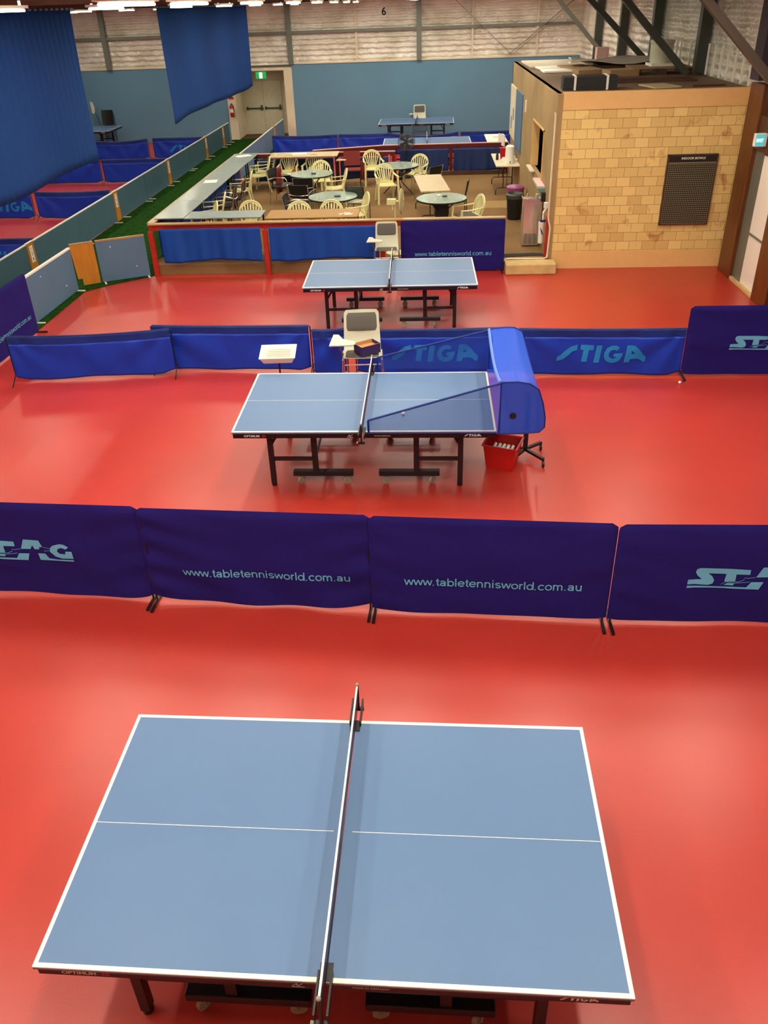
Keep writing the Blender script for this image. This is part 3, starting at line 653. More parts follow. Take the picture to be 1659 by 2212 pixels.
# ------------------------------------------------------------ blue panel fences
def fence_panel(x, y0, y1, z, label, m_='fence_dk', grp='blue walkway fence panels', flip=1):
    t = thing('walkway_fence', label, 'fence panel', (x, (y0+y1)/2, 0), 0, grp)
    h = (y1-y0)/2-.006
    MB().box(-.012, .012, -h, h, .03, z-.015).obj('panel', M[m_], t)
    MB().box(-.02, .02, -h, h, z-.015, z+.005).obj('cap', M['white'], t)
    for yy in (-h+.15, h-.15): MB().box(-.015, .2, yy-.012, yy+.012, .015, .035).obj('foot', M['white'], t)
    return t
def stile(x, y, z, num, label):
    t = thing('fence_stile', label, 'fence stile', (x, y, 0), 0, 'timber fence stiles with court signs')
    MB().box(-.02, .02, -.15, .15, .015, z).obj('stile_board', M['ply'], t)
    MB().box(-.022, .022, -.15, .15, z, z+.012).obj('cap', M['white'], t)
    s_ = MB().box(.021, .024, -.07, .07, z-.38, z-.06).obj('court_sign', M['paper'], t)
    fn = lambda a, b_: (lambda px, py: (.0255, a+px, b_+py))
    if num:
        decal('sign_text', text_polys(num[0], .045, .06, True), fn(-.022, z-.24), M['ink'], s_)
        decal('sign_text', text_polys(num[1], .03, .05, True), fn(-.015, z-.34), M['ink'], s_)
        decal('sign_text', text_polys('COURT', .08, .02), fn(-.04, z-.12), M['ink'], s_)
sty = [15.45, 20.4, 25.1, 29.8, 32.5]
edges = [9.6]+sty+[33.6]
nums = [('2', '1'), None, None, None, None]
names = ['nearest, left of the free-standing panels', 'beside the near canteen corner', 'beside the canteen side bench', 'beside the canteen rear', 'near the exit']
XF = -7.87
ordw = ['first', 'second', 'third', 'fourth', 'fifth', 'sixth']
for i in range(len(edges)-1):
    a = edges[i]+(.16 if i else 0); b_ = edges[i+1]-(.16 if i < len(sty) else 0)
    n = max(1, round((b_-a)/2.35))
    for j in range(n):
        p0 = a+(b_-a)*j/n; p1 = a+(b_-a)*(j+1)/n
        fence_panel(XF, p0, p1, .72, 'dull blue fence panel left of the green walkway, %s bay from the camera, %s' % (ordw[i], ['near half', 'far half', 'far third'][j] if n > 1 else 'whole bay'))
for i, y in enumerate(sty): stile(XF, y, .72, nums[i] or ('3', '1'), 'orange-brown fence stile with white court sign, %s' % names[i])
for i, (a, b_) in enumerate(((25.45, 28.6), (28.6, 31.75), (32.05, 34.1))):
    fence_panel(-5.78, a, b_, .74, ['blue fence panel right of the walkway, starting at the canteen rear corner', 'blue fence panel right of the walkway, middle one', 'blue fence panel right of the walkway, ending at the exit pillar'][i], 'fence', 'blue fence panels right of the walkway')
o = MB().box(-5.80, -5.76, 31.76, 32.04, .015, .75).obj('fence_stile', M['ply']); tag(o, 'orange stile between blue panels by the exit pillar', 'fence stile')
def free_panel(p, q, label, m_, topm, z=.8, two=False):
    p = Vector(p); q = Vector(q); d = q-p; L = d.length; a = math.atan2(d.y, d.x)
    t = thing('court_divider', label, 'panel', (p.x, p.y, 0), a)
    if m_ == 'ply':
        MB().prism([(0.04, .16), (.12, .16), (.12, .03), (L, .03), (L, z), (0, z)], -.02, .02, lambda x, y, zz: (x, zz, y)).obj('board', M[m_], t)
    else:
        MB().box(0, L, -.02, .02, .03, z).obj('board', M[m_], t)
        for i, (x, zz) in enumerate(((L*.28, z-.12), (L*.75, .25))): MB().sph((x, -.024, zz), .012, 8).obj('screw_cap', M['white'], t)
    MB().box(0, L, -.025, .025, z, z+.03).obj('cap', M[topm], t)
    if m_ != 'ply':
        for x in (.04, L-.04): MB().box(x-.015, x+.015, -.16, .16, .015, .03).obj('foot', M['white'], t)
free_panel((-6.73, 12.75), (-6.70, 14.6), 'free-standing blue panel with white top, left of the gap in the walkway', 'fence', 'white')
free_panel((-6.38, 15.08), (-5.56, 15.5), 'free-standing blue panel with timber top beside the red rail post', 'fence', 'wood')
free_panel((-6.79, 14.83), (-6.41, 15.05), 'orange plywood board hinged to the blue panel', 'ply', 'wood')

# ------------------------------------------------------------ canteen rails, drapes
ZC = .2
def rail(name, label, pts, posts, m_, ztop=1.0, wtop='wood', topw=.14, z0=.2, mid=None):
    t = thing(name, label, 'railing', (0, 0, 0))
    for (a, b_) in zip(pts[:-1], pts[1:]):
        MB().bar((a[0], a[1], ztop-.075), (b_[0], b_[1], ztop-.075), .045, .11).obj('rail_beam', M[m_], t)
        MB().bar((a[0], a[1], ztop-.01), (b_[0], b_[1], ztop-.01), topw, .022).obj('rail_top', M[wtop], t)
    for (x, y) in posts:
        MB().box(x-.045, x+.045, y-.045, y+.045, z0 if not isinstance(z0, dict) else z0.get((x, y), .2), ztop-.13).obj('post', M[m_], t, bevel=.004)
    return t
rail('canteen_railing', 'red front railing of the canteen with timber top', [(-5.47, 15.62), (1.44, 15.62)], [(-5.42, 15.53), (-3.17, 15.53), (-.9, 15.53), (1.33, 15.53)], 'redpaint', z0=.002)
rail('canteen_railing', 'red side railing of the canteen along the green walkway', [(-5.45, 15.70), (-5.45, 23.9)], [(-5.45, 18.3), (-5.45, 21.0), (-5.45, 23.85)], 'redpaint', wtop='woodpale')
rail('canteen_railing', 'dark red rear railing of the canteen, left part under the board', [(-5.37, 23.85), (-2.6, 23.85), (-.95, 23.78)], [(-2.6, 23.85), (-1.0, 23.8)], 'reddark', wtop='pinkpaper', topw=.05)
rail('canteen_railing', 'dark red rear railing of the canteen, long right part under the far table', [(-3.3, 24.0), (-1.35, 24.6), (2.25, 24.62)], [(-1.35, 24.62), (.62, 24.64), (2.2, 24.64)], 'reddark', wtop='pinkpaper', topw=.05, ztop=1.04)
for i, (x, m_) in enumerate(((-1.12, 'pinkpost'), (-.94, 'pinkpost'))):
    o = MB().cyl((x, 23.6, ZC), (x, 23.6, .93), .018, 10).obj('gate_post', M['redtub'] if i else M[m_]); tag(o, ['pink gate post at the rear railing gap, left one', 'red gate post at the rear railing gap, right one'][i], 'post')
def drape(label, x0, x1, y, z0, z1, m_='blue2', seed=0, amp=.035):
    rnd = random.Random(seed); ph = [rnd.uniform(0, 6) for _ in range(4)]
    g = MB().grid(int((x1-x0)*40), 14, lambda u, v: (lambda x: (x, y+amp*(sin(x*12+ph[0]+1.5*v)*.5+sin(x*27+ph[1])*.25+.5*sin(x*5+ph[2]))*(1-.6*v), z0+.025*sin(x*3.1+ph[3])*(1-v)+(z1-z0)*v))(x0+u*(x1-x0)))
    o = g.obj('drape', M[m_], smooth=True, solid=.004); tag(o, label, 'drape', 'blue drapes on the canteen railings'); return o
drape('blue drape on the front railing, left of the middle red post', -5.22, -3.26, 15.48, .29, .92, seed=1)
drape('blue drape on the front railing, right of the middle red post', -3.09, -.97, 15.47, .29, .92, seed=2)
drape('blue drape darkened for shade on the rear railing, left end by the bench', -4.95, -2.7, 23.76, .24, .86, 'shadedrape', 3)
drape('blue drape darkened for shade on the rear railing behind the maroon chair', -2.5, -1.1, 23.70, .28, .86, 'shadedrape', 4)
drape('blue drape darkened for shade on the rear railing, left of its middle post', -.85, .55, 24.56, .28, .9, 'shadedrape', 5)
drape('blue drape darkened for shade on the rear railing, right of its middle post', .69, 2.1, 24.56, .28, .9, 'shadedrape', 6)
o = MB().box(-.9, 2.2, 24.40, 24.46, .2, .31).obj('kerb_board', M['darkwood']); tag(o, 'brown kerb board along the rear edge of the canteen floor', 'kerb')
g = MB().grid(200, 10, lambda u, v: (-5.39+.02*sin(u*90)*(1-.6*v)+.01*sin(u*41), 15.9+7.7*u, .26+.66*v))
o = g.obj('drape', M['blue2'], smooth=True, solid=.004); tag(o, 'dark blue drape inside the side railing behind the bench chairs', 'drape', 'blue drapes on the canteen railings')
# bench tops on the rails
def bench(label, x0, x1, y0, y1, m_, z=1.005, grp='grey bench tops on the canteen railing'):
    t = thing('bench_top', label, 'bench top', ((x0+x1)/2, (y0+y1)/2, z), 0, grp)
    w_, h = (x1-x0)/2-.006, (y1-y0)/2-.006
    MB().box(-w_, w_, -h, h, 0, .022).obj('top', M[m_], t, bevel=.004)
    MB().box(-w_+.001, w_-.001, -h+.001, h-.001, -.006, -.0005).obj('underside', M['ink'], t)
    for sx, sy in (((1, -1), (1, 1)) if h > w_ else ((-1, 1), (1, 1)) if y0 < 20 else ((-1, -1), (1, -1))):
        MB().box(sx*(w_-.05)-.014, sx*(w_-.05)+.014, sy*(h-.06)-.014, sy*(h-.06)+.014, .2-z, -.006).obj('leg', M['black'], t)
bench('grey bench top at the front left corner of the canteen', -5.45, -4.85, 15.94, 17.55, 'greytop')
bench('long grey bench top on the side railing with a white paper', -5.45, -4.85, 17.56, 20.70, 'greytop')
bench('grey bench top on the side railing, third from the front corner', -5.45, -4.83, 20.71, 22.35, 'greytop')
bench('grey bench top at the rear end of the side railing', -5.45, -4.81, 22.36, 23.8, 'greytop')
bench('grey bench top on the front railing, left of the brown one', -4.84, -3.3, 15.9, 16.5, 'greytop')
bench('brown wooden bench top on the front railing', -3.2, -1.38, 15.74, 16.47, 'tan', 1.006, 'brown bench tops')
bench('pale timber bench top along the rear railing', -4.4, -2.5, 22.95, 23.75, 'woodpale', 1.01, 'brown bench tops')
for (x, y) in ((-4.9, 16.3), (-4.9, 17.3), (-4.9, 18.4), (-4.9, 20.2), (-4.9, 21.5), (-4.9, 23.3), (-3.45, 16.4), (-3.05, 16.4), (-1.55, 16.4), (-4.2, 23.1), (-2.7, 23.1)): pass
def paper(label, x, y, z, rz, w_=.21, h=.30, m_='paper', name='paper_sheet'):
    g = MB().box(-w_/2, w_/2, -h/2, h/2, 0, .003); o = g.obj(name, M[m_], loc=(x, y, z), rz=rz); tag(o, label, 'paper'); return o
paper('white paper on the long grey side bench top', -5.2, 19.7, 1.0275, .1, .3, .35)
paper('white papers on the farthest grey side bench top', -5.15, 23.35, 1.0275, .6, .42, .3)
paper('white paper on the pale rear bench top', -3.6, 23.45, 1.0325, .2, .4, .25)
g = MB()
for i in range(9): 
    a = random.uniform(0, 3); x, y = random.uniform(-.13, .13), random.uniform(-.06, .06)
    g.T = Matrix.Translation((x, y, i*.0012)) @ Matrix.Rotation(a, 4, 'Z'); g.box(-.04, .04, -.025, .025, 0, .001)
o = g.obj('score_cards', M['paper'], loc=(-1.62, 15.98, 1.029)); tag(o, 'scattered white score cards on the brown front bench top', 'cards')

# ------------------------------------------------------------ chairs
def arch(u):   # back outline of the moulded chair: returns x half width factor
    return u
def make_plastic_chair():
    t = thing('plastic_armchair', 'x', 'chair', (0, 0, 0), 0, 'cream moulded plastic armchairs')
    MB().slab(10, 8, lambda u, v: ((u-.5)*(.46-.04*v), -.24+v*.42, .43+.012*(2*u-1)**2-.02*sin(v*pi)), .022).obj('seat', M['plastic'], t, smooth=True)
    def by(z): return .19+(z-.42)*.28
    g = MB(); pts = []
    for i in range(17):
        a = pi*i/16; pts.append((-.235*cos(a)*(1 if i not in (0, 16) else 1), 0, .66+.2*sin(a)))
    outer = [(-.20, by(.44), .44)]+[(x, by(z), z) for x, _, z in pts]+[(.20, by(.44), .44)]
    g.tube(outer, .017, 8)
    for i in range(-3, 4):
        if i == 0: continue
        xb = i*.032; xt = i*.062; zt = .66+.2*sqrt(max(0, 1-(xt/.235)**2))-.035
        g.bar((xb, by(.46), .46), (xt*.9, by(.66), .66), .022, .012, up=(0, 1, 0)).bar((xt*.9, by(.655), .655), (xt, by(zt), zt), .026, .012, up=(0, 1, 0))
    g.bar((0, by(.46), .46), (0, by(.8), .8), .03, .012, up=(0, 1, 0))
    g.box(-.2, .2, .185, .21, .42, .48)
    up = []
    for i in range(13):
        a = pi*(.14+.72*i/12); up.append((-.235*cos(a), .66+.2*sin(a)))
    lo_ = [(x*.86, z-.04) for x, z in up[::-1]]
    g.prism(up+lo_, -.007, .007, lambda x, z, d: (x, by(z)+d, z))
    g.obj('backrest', M['plastic'], t, smooth=True)
    for sx in (-1, 1):
        MB().slab(8, 3, lambda u, v: (sx*(.235+.03*sin(u*pi*.5))+(v-.5)*.045, by(.66)-.005-u*(by(.66)+.235), .655-.02*u-.012*sin(u*pi)), .014).obj('armrest', M['plastic'], t, smooth=True)
        MB().bar((sx*.245, -.235, .64), (sx*.262, -.275, 0), .045, .03).bar((sx*.22, -.23, .42), (sx*.25, -.25, .42), .03, .03).obj('leg', M['plastic'], t)
        MB().bar((sx*.20, .19, .44), (sx*.235, .27, 0), .045, .03).obj('leg', M['plastic'], t)
    return t
def chair_at(proto, x, y, z, rz, label): return dup(proto, (x, y, z), rz, label)
pc = make_plastic_chair()
# (x, y, facing): local front is -y
PL = [(-4.72, 20.75, -1.45, 'cream plastic armchair facing the side bench, with a dark green jacket'),
      (-4.55, 23.3, -1.5, 'cream plastic armchair at the rear end of the side bench'),
      (-4.62, 22.72, -1.35, 'cream plastic armchair tucked in at the side bench, second from the rear'),
      (-4.82, 18.15, -1.4, 'cream plastic armchair at the side bench, nearest the front corner but one'),
      (-4.78, 17.15, -1.2, 'cream plastic armchair in the front left corner of the benches'),
      (-3.77, 16.95, .0, 'cream plastic armchair tucked behind the grey front bench'),
      (-2.69, 16.8, .1, 'cream plastic armchair behind the brown front bench, left one'),
      (-2.07, 16.85, -.1, 'cream plastic armchair behind the brown front bench, right one'),
      (-1.62, 17.75, -1.25, 'cream plastic armchair at the right of the front left round table'),
      (-2.35, 20.75, -1.4, 'cream plastic armchair at the right of the rear left round table'),
      (-2.8, 21.75, .15, 'cream plastic armchair behind the rear left round table'),
      (-3.85, 22.9, .05, 'cream plastic armchair with orange cloth under the rear board, left one'),
      (-3.17, 22.9, -.05, 'cream plastic armchair under the rear board, right one'),
      (-1.55, 23.3, .2, 'cream plastic armchair by the red gate posts'),
      (-1.08, 21.0, .25, 'cream plastic armchair in front of the rear right round table'),
      (-.35, 22.4, -.35, 'cream plastic armchair behind the rear right round table'),
      (.8, 17.25, -1.2, 'cream plastic armchair with a striped cushion at the front right round table')]
for i, (x, y, a, lab) in enumerate(PL):
    if i == 0: pc.location = (x, y, ZC); pc.rotation_euler.z = a; pc['label'] = lab
    else: chair_at(pc, x, y, ZC, a, lab)
def make_metal_chair(m_='blackpl'):
    t = thing('metal_armchair', 'x', 'chair', (0, 0, 0), 0, 'black chairs with chrome arms')
    MB().slab(8, 6, lambda u, v: ((u-.5)*.46, -.22+v*.43, .45-.02*sin(v*pi)), .03).obj('seat', M[m_], t, smooth=True)
    MB().slab(10, 6, lambda u, v: ((u-.5)*.46, .22+v*.07+.03*(1-(2*u-1)**2), .52+v*.3), .02, (0, 1, 0)).obj('backrest', M[m_], t, smooth=True)
    for sx in (-1, 1):
        MB().tube([(sx*.25, -.22, 0), (sx*.25, -.22, .60), (sx*.25, -.17, .655), (sx*.25, .1, .66), (sx*.245, .25, .62)], .012, 8).obj('front_leg', M['chrome'], t, smooth=True)
        MB().tube([(sx*.24, .28, 0), (sx*.24, .22, .44), (sx*.24, .30, .82)], .012, 8).obj('rear_leg', M['chrome'], t, smooth=True)
    MB().tube([(-.245, .25, .60), (-.1, .31, .59), (.1, .31, .59), (.245, .25, .60)], .011, 8).tube([(-.25, -.2, .43), (.25, -.2, .43)], .01, 8).tube([(-.24, .2, .43), (.24, .2, .43)], .01, 8).obj('stretcher', M['chrome'], t, smooth=True)
    return t
mc = make_metal_chair()
MLs = [(-3.75, 21.15, 1.4, 'black and chrome armchair at the left of the rear left round table'),
       (-3.02, 20.15, pi, 'black and chrome armchair in front of the rear left round table, back to camera'),
       (-2.88, 18.0, 1.5, 'black and chrome armchair at the left of the front left round table'),
       (-2.95, 19.3, 2.9, 'black and chrome armchair standing between the two left round tables'),
       (-.05, 21.25, -2.3, 'black and chrome armchair at the right of the rear right round table'),
       (-4.75, 18.95, -1.5, 'black and chrome armchair at the middle of the side bench, nearer one'),
       (-4.7, 19.75, -1.5, 'black and chrome armchair at the middle of the side bench, farther one'),
       ]
for i, (x, y, a, lab) in enumerate(MLs):
    if i == 0: mc.location = (x, y, ZC); mc.rotation_euler.z = a; mc['label'] = lab
    else: chair_at(mc, x, y, ZC, a, lab)
t = thing('low_table', 'small black side table in the corner behind the grey front bench', 'table', (-4.32, 16.75, ZC))
MB().box(-.22, .22, -.14, .14, .66, .69).obj('top', M['blackpl'], t)
for sx in (-1, 1):
    for sy in (-1, 1): MB().box(sx*.2-.01, sx*.2+.01, sy*.12-.01, sy*.12+.01, 0, .66).obj('leg', M['black'], t)
def side_chair(loc, rz, label, mb_, seat):
    t = thing('side_chair', label, 'chair', loc, rz)
    MB().slab(6, 6, lambda u, v: ((u-.5)*.42, -.2+v*.4, .45), .025).obj('seat', M[seat], t)
    MB().slab(8, 4, lambda u, v: ((u-.5)*.44, .23+v*.05+.02*(1-(2*u-1)**2), .56+v*.27), .015, (0, 1, 0)).obj('backrest', M[mb_], t, smooth=True)
    for sx in (-1, 1):
        MB().tube([(sx*.2, -.2, 0), (sx*.2, -.19, .43)], .01).obj('leg', M['black'], t)
        MB().tube([(sx*.2, .24, 0), (sx*.2, .2, .44), (sx*.2, .28, .82)], .01).obj('leg', M['black'], t)
side_chair((-1.62, 18.95, ZC), 2.9, 'slate-backed side chair behind the front left round table', 'darksteel', 'galv')
side_chair((.62, 19.25, ZC), -1.7, 'black side chair at the right of the square folding table', 'blackpl', 'blackpl')

# high umpire chairs
def make_umpire():
    t = thing('umpire_chair', 'x', 'umpire chair', (0, 0, 0), 0, 'off-white umpire chairs with writing tablet')
    SZ = .64
    def rr(w_, h, r_, n=5):
        P_ = []
        for cx, cy, a0 in ((w_/2-r_, h/2-r_, 0), (-w_/2+r_, h/2-r_, pi/2), (-w_/2+r_, -h/2+r_, pi), (w_/2-r_, -h/2+r_, 3*pi/2)):
            for i in range(n+1): P_.append((cx+r_*cos(a0+i*pi/2/n), cy+r_*sin(a0+i*pi/2/n)))
        return P_
    # one-piece shell following seat and back
    def prof(v):
        if v < .45: q = v/.45; return (-.23+q*.38, SZ+.02-.025*sin(q*pi))
        q = (v-.45)/.55; return (.15+.10*q+.03*sin(min(1, q*3)*pi/2), SZ+.02+q*.475)
    def shell(u, v):
        y, z = prof(v); w_ = .24-.03*max(0, v-.5)
        w_ *= 1-.12*max(0, (v-.95)/.05)**2-.12*max(0, (.05-v)/.05)**2
        return ((u-.5)*2*w_, y-.015*(2*u-1)**2*(v > .45), z+.006*(2*u-1)**2*(v < .45))
    MB().slab(12, 26, shell, .018, (0, .5, -.5)).obj('shell', M['shell'], t, smooth=True)
    def pad(v0, v1, off):
        def f(u, v):
            vv = v0+(v1-v0)*v; y, z = prof(vv); w_ = .215*(1-.12*abs(2*v-1)**6)-.02*max(0, vv-.5)
            x = (u-.5)*2*w_; e = (1-abs(2*u-1)**4)*(1-abs(2*v-1)**4)
            return (x, y-.012*off[0]*e-.02*off[0], z+.012*off[1]*e+.016*off[1])
        return MB().grid(12, 10, f)
    pad(.03, .36, (0, 1)).obj('seat_pad', M['greypad'], t, smooth=True)
    pad(.70, .965, (1, 0)).obj('back_pad', M['greypad'], t, smooth=True)
    for sx in (-1, 1):
        MB().tube([(sx*.27, -.27, .0), (sx*.25, -.18, .62), (sx*.25, .0, .63)], .013).obj('leg', M['chrome'], t, smooth=True)
        MB().tube([(sx*.27, .27, .0), (sx*.25, .16, .62), (sx*.25, .0, .63)], .013).obj('leg', M['chrome'], t, smooth=True)
        MB().tube([(sx*.26, -.24, .24), (sx*.26, .24, .24)], .01).obj('side_stretcher', M['chrome'], t)
    MB().tube([(-.262, -.235, .24), (.262, -.235, .24)], .012).tube([(-.255, .2, .4), (.255, .2, .4)], .01).tube([(-.24, 0, .625), (.24, 0, .625)], .012).obj('footrest', M['chrome'], t)
    tb = MB().prism([(-.41, -.26), (-.12, -.26), (-.08, -.22), (-.08, -.14), (-.14, -.10), (-.24, -.04), (-.30, .12), (-.37, .13)], .845, .865).obj('writing_tablet', M['shell'], t, bevel=.006)
    MB().tube([(-.25, .0, .63), (-.29, -.03, .72), (-.27, -.12, .84)], .012).obj('tablet_arm', M['brace'], tb)
    return t
uc = make_umpire()
uc.location = (-.87, 9.72, 0); uc.rotation_euler.z = .06; uc['label'] = 'high umpire chair holding an open box behind the second table'
o = dup(uc, (-.80, 15.06, 0), .03, 'high umpire chair against the front railing beside the purple banner'); o.scale = (.9, .9, .9)
dup(uc, (-.38, 33.55, 0), .0, 'high umpire chair behind the farthest table, against the blue wall')
def tablet_chair(loc, rz, label, m_):
    t = thing('tablet_chair', label, 'chair', loc, rz)
    MB().slab(6, 6, lambda u, v: ((u-.5)*.44, -.22+v*.42, .45), .03).obj('seat', M[m_], t)
    MB().slab(8, 6, lambda u, v: ((u-.5)*.46, .2+v*.08+.02*(1-(2*u-1)**2), .50+v*.36), .02, (0, 1, 0)).obj('backrest', M[m_], t, smooth=True)
    for sx in (-1, 1):
        MB().tube([(sx*.21, -.24, 0), (sx*.21, -.18, .43)], .011).obj('leg', M['black'], t)
        MB().tube([(sx*.21, .26, 0), (sx*.21, .18, .44)], .011).obj('leg', M['black'], t)
    if m_ == 'blackpl': tb = MB().prism([(-.46, .82), (-.36, .80), (-.33, .95), (-.38, 1.08), (-.47, 1.10)], -.1, -.08, lambda x, z, y: (x, y, z))
    else: tb = MB().prism([(-.44, -.25), (-.18, -.22), (-.16, -.12), (-.28, -.02), (-.40, .05)], .70, .718)
    tb = tb.obj('writing_tablet', M['woodpale'] if m_ == 'maroon' else M['cream'], t)
    MB().tube([(-.21, .0, .44), (-.27, -.05, .6), (-.28, -.1, .70)]+([(-.36, -.09, .84)] if m_ == 'blackpl' else []), .011).obj('tablet_arm', M['black'], tb)
    return t
tablet_chair((-2.12, 23.2, ZC), .1, 'maroon chair with a small writing tablet at the rear drape', 'maroon')
t = tablet_chair((-12.8, 33.8, 0), 0.0, 'black chair with a raised cream tablet behind the left court table', 'blackpl'); t.scale = (1.0, 1.0, 1.45)
# clothing and bags
def cloth(label, x, y, z, w_, d, h, m_, rz=0, cat='clothing', name='jacket'):
    g = MB().grid(14, 12, lambda u, v: (w_*(u-.5)*(1-.25*v)+.02*sin(9*v+u*4), d*(.5*sin(u*pi)*(1-.3*v))*(1+.25*sin(11*u)), h*v+.02*sin(7*u)))
    o = g.obj(name, M[m_], smooth=True, solid=.015, loc=(x, y, z), rz=rz); tag(o, label, cat)
cloth('dark green jacket hanging on the chair at the side bench', -4.98, 20.8, .62, .45, .25, .33, 'darkgreen', 1.6)
cloth('dark brown coat draped over the left chair of the rear left round table', -3.83, 21.3, .42, .35, .2, .62, 'maroon', 1.4)
cloth('orange cloth on the rear plastic armchair', -3.62, 22.72, .64, .2, .12, .12, 'orange', .3, 'cloth', 'orange_cloth')
cloth('dark maroon bag beside the maroon tablet chair', -1.82, 23.35, .3, .2, .14, .5, 'maroon', .2, 'bag', 'hanging_bag')
o = MB().slab(8, 8, lambda u, v: ((u-.5)*.38, (v-.5)*.36, .04+.01*sin(v*pi)), .035).obj('seat_cushion', M['greypad'], loc=(.78, 17.26, ZC+.437), rz=-1.2, smooth=True); tag(o, 'grey striped cushion on the armchair at the front right round table', 'cushion')

# ------------------------------------------------------------ canteen tables
def make_round():
    t = thing('round_table', 'x', 'round table', (0, 0, 0), 0, 'round glass-topped tables')
    R_ = .535
    MB().lathe([(.0001, .705), (R_, .705), (R_+.006, .712), (R_, .72), (.0001, .72)], 48).obj('glass_top', M['glass'], t, smooth=True)
    MB().lathe([(R_-.02, .68), (R_+.008, .68), (R_+.008, .705), (R_-.02, .705), (R_-.02, .68)], 48).obj('rim', M['black'], t, smooth=True)
    for i in range(4):
        a = pi/4+i*pi/2
        MB().tube([(.4*cos(a), .4*sin(a), 0), (.1*cos(a), .1*sin(a), .3), (.1*cos(a), .1*sin(a), .45), (.38*cos(a), .38*sin(a), .685)], .013).obj('leg', M['black'], t, smooth=True)
    MB().lathe([(.105, .36), (.115, .36), (.115, .38), (.105, .38), (.105, .36)], 20).obj('ring', M['black'], t)
    return t
rt = make_round()
rt.location = (-2.97, 21.05, ZC); rt['label'] = 'round glass table at the rear left of the canteen, with a small glass'
dup(rt, (-2.13, 18.25, ZC), .3, 'round glass table at the front left of the canteen')
dup(rt, (-.82, 21.96, ZC), .6, 'round glass table at the rear right of the canteen')
rf = dup(rt, (.26, 17.83, ZC), .1, 'round glass table at the front right, touching the square table')
o = MB().box(.12, .40, 17.7, 17.96, .21, .87).obj('storage_box', M['blackpl']); tag(o, 'black box under the front right round table', 'box')
t = thing('drinking_glass', 'clear glass standing on the rear left round table', 'glass', (-3.0, 21.1, ZC+.721))
MB().lathe([(.03, 0), (.035, .14), (.033, .14), (.028, .01), (.0001, .01)], 14).obj('glass', M['clearpl'], t, smooth=True)
MB().lathe([(.0001, 0), (.06, 0), (.065, .02), (.0001, .02)], 16, (.1, -.1, 0)).obj('ashtray', M['blackpl'], t)
for i, (x, y, lab) in enumerate(((-2.02, 18.2, 'small dark ashtray on the front left round table'), (.33, 17.95, 'small dark ashtray on the front right round table'), (.2, 18.03, 'small white dish on the front right round table'))):
    o = MB().lathe([(.0001, 0), (.07-.02*(i > 0), 0), (.075-.02*(i > 0), .018), (.0001, .012)], 16).obj('small_dish', M['paper'] if i == 2 else M['blackpl'], smooth=True, loc=(x, y, ZC+.721)); tag(o, lab, 'dish')
def folding_table(loc, rz, w_, l, label, m_, h=.74):
    t = thing('folding_table', label, 'folding table', loc, rz)
    MB().box(-w_/2, w_/2, -l/2, l/2, h-.03, h).obj('tabletop', M[m_], t, bevel=.004)
    for sy in (-1, 1):
        y = sy*(l/2-.22)
        MB().tube([(-w_/2+.03, y, 0), (-w_/2+.03, y, .12), (-w_/2+.08, y, .17), (w_/2-.08, y, .17), (w_/2-.03, y, .12), (w_/2-.03, y, 0)], .012).tube([(-.1, y, .17), (-.1, y, h-.03)], .011).tube([(.12, y, .17), (.12, y, h-.03)], .011).tube([(0, y, .17), (0, y-sy*.3, h-.04)], .008).obj('leg_frame', M['black'], t, smooth=True)
    return t
folding_table((.04, 19.43, ZC), .10, .66, 1.95, 'square-ended pale wooden folding table in the middle of the canteen', 'woodpale')
folding_table((1.98, 22.3, ZC), 0, .62, 1.9, 'cream folding table with the white urn along the kiosk wall', 'cream')
folding_table((2.0, 25.9, 0.0), 0, .6, 2.1, 'white folding table farther back behind the urn table', 'white', .94)
t = thing('hot_water_urn', 'tall white hot water urn on the near end of the folding table', 'urn', (2.03, 21.68, ZC+.741))
MB().lathe([(.0001, 0), (.115, 0), (.125, .03), (.118, .05), (.112, .40), (.08, .43), (.02, .44), (.0001, .45)], 24).obj('body', M['white'], t, smooth=True)
MB().cyl((0, -.11, .06), (0, -.17, .06), .012, 8).cyl((0, -.16, .06), (0, -.16, .03), .01, 8).obj('tap', M['blackpl'], t)
t = thing('red_container', 'dark red plastic container behind the urn', 'container', (2.02, 22.35, ZC+.741), .1)
MB().lathe([(.0001, 0), (.17, 0), (.2, .25), (.0001, .25)], 4).obj('tub', M['redpl'], t)
MB().lathe([(.0001, .25), (.21, .25), (.21, .28), (.0001, .28)], 4).obj('lid', M['redpl'], t)
t = thing('dish_rack', 'white plastic tray of cups beside the urn', 'tray', (2.05, 21.98, ZC+.741))
MB().box(-.2, .2, -.1, .1, 0, .06).box(-.18, -.1, -.05, .05, .06, .1).box(.05, .15, -.05, .05, .06, .12).obj('tray', M['white'], t, bevel=.01)
o = MB().lathe([(.0001, 0), (.035, 0), (.035, .13), (.015, .16), (.015, .19), (.0001, .19)], 12).obj('bottle', M['blackpl'], smooth=True, loc=(1.76, 22.25, ZC+.741)); tag(o, 'small dark bottle at the edge of the urn table', 'bottle')
t = thing('potted_plant', 'small green plant behind the red container', 'plant', (2.12, 23.0, ZC+.741))
MB().lathe([(.0001, 0), (.05, 0), (.065, .1), (.0001, .1)], 12).obj('pot', M['white'], t)
g = MB()
for i in range(14):
    a = i*2.4; r_ = .03+.07*(i % 4)/4
    g.add([(0, 0, .1), (r_*cos(a)+.02*sin(a), r_*sin(a)-.02*cos(a), .2), (r_*1.6*cos(a), r_*1.6*sin(a), .2+.01*(i % 5)), (r_*cos(a)-.02*sin(a), r_*sin(a)+.02*cos(a), .2)], [(0, 1, 2, 3)])
g.obj('leaves', M['leaf'], t)
paper('stack of pink papers on the white rear folding table', 2.1, 26.3, .942, .1, .35, .28, 'pinkpaper', 'paper_stack')
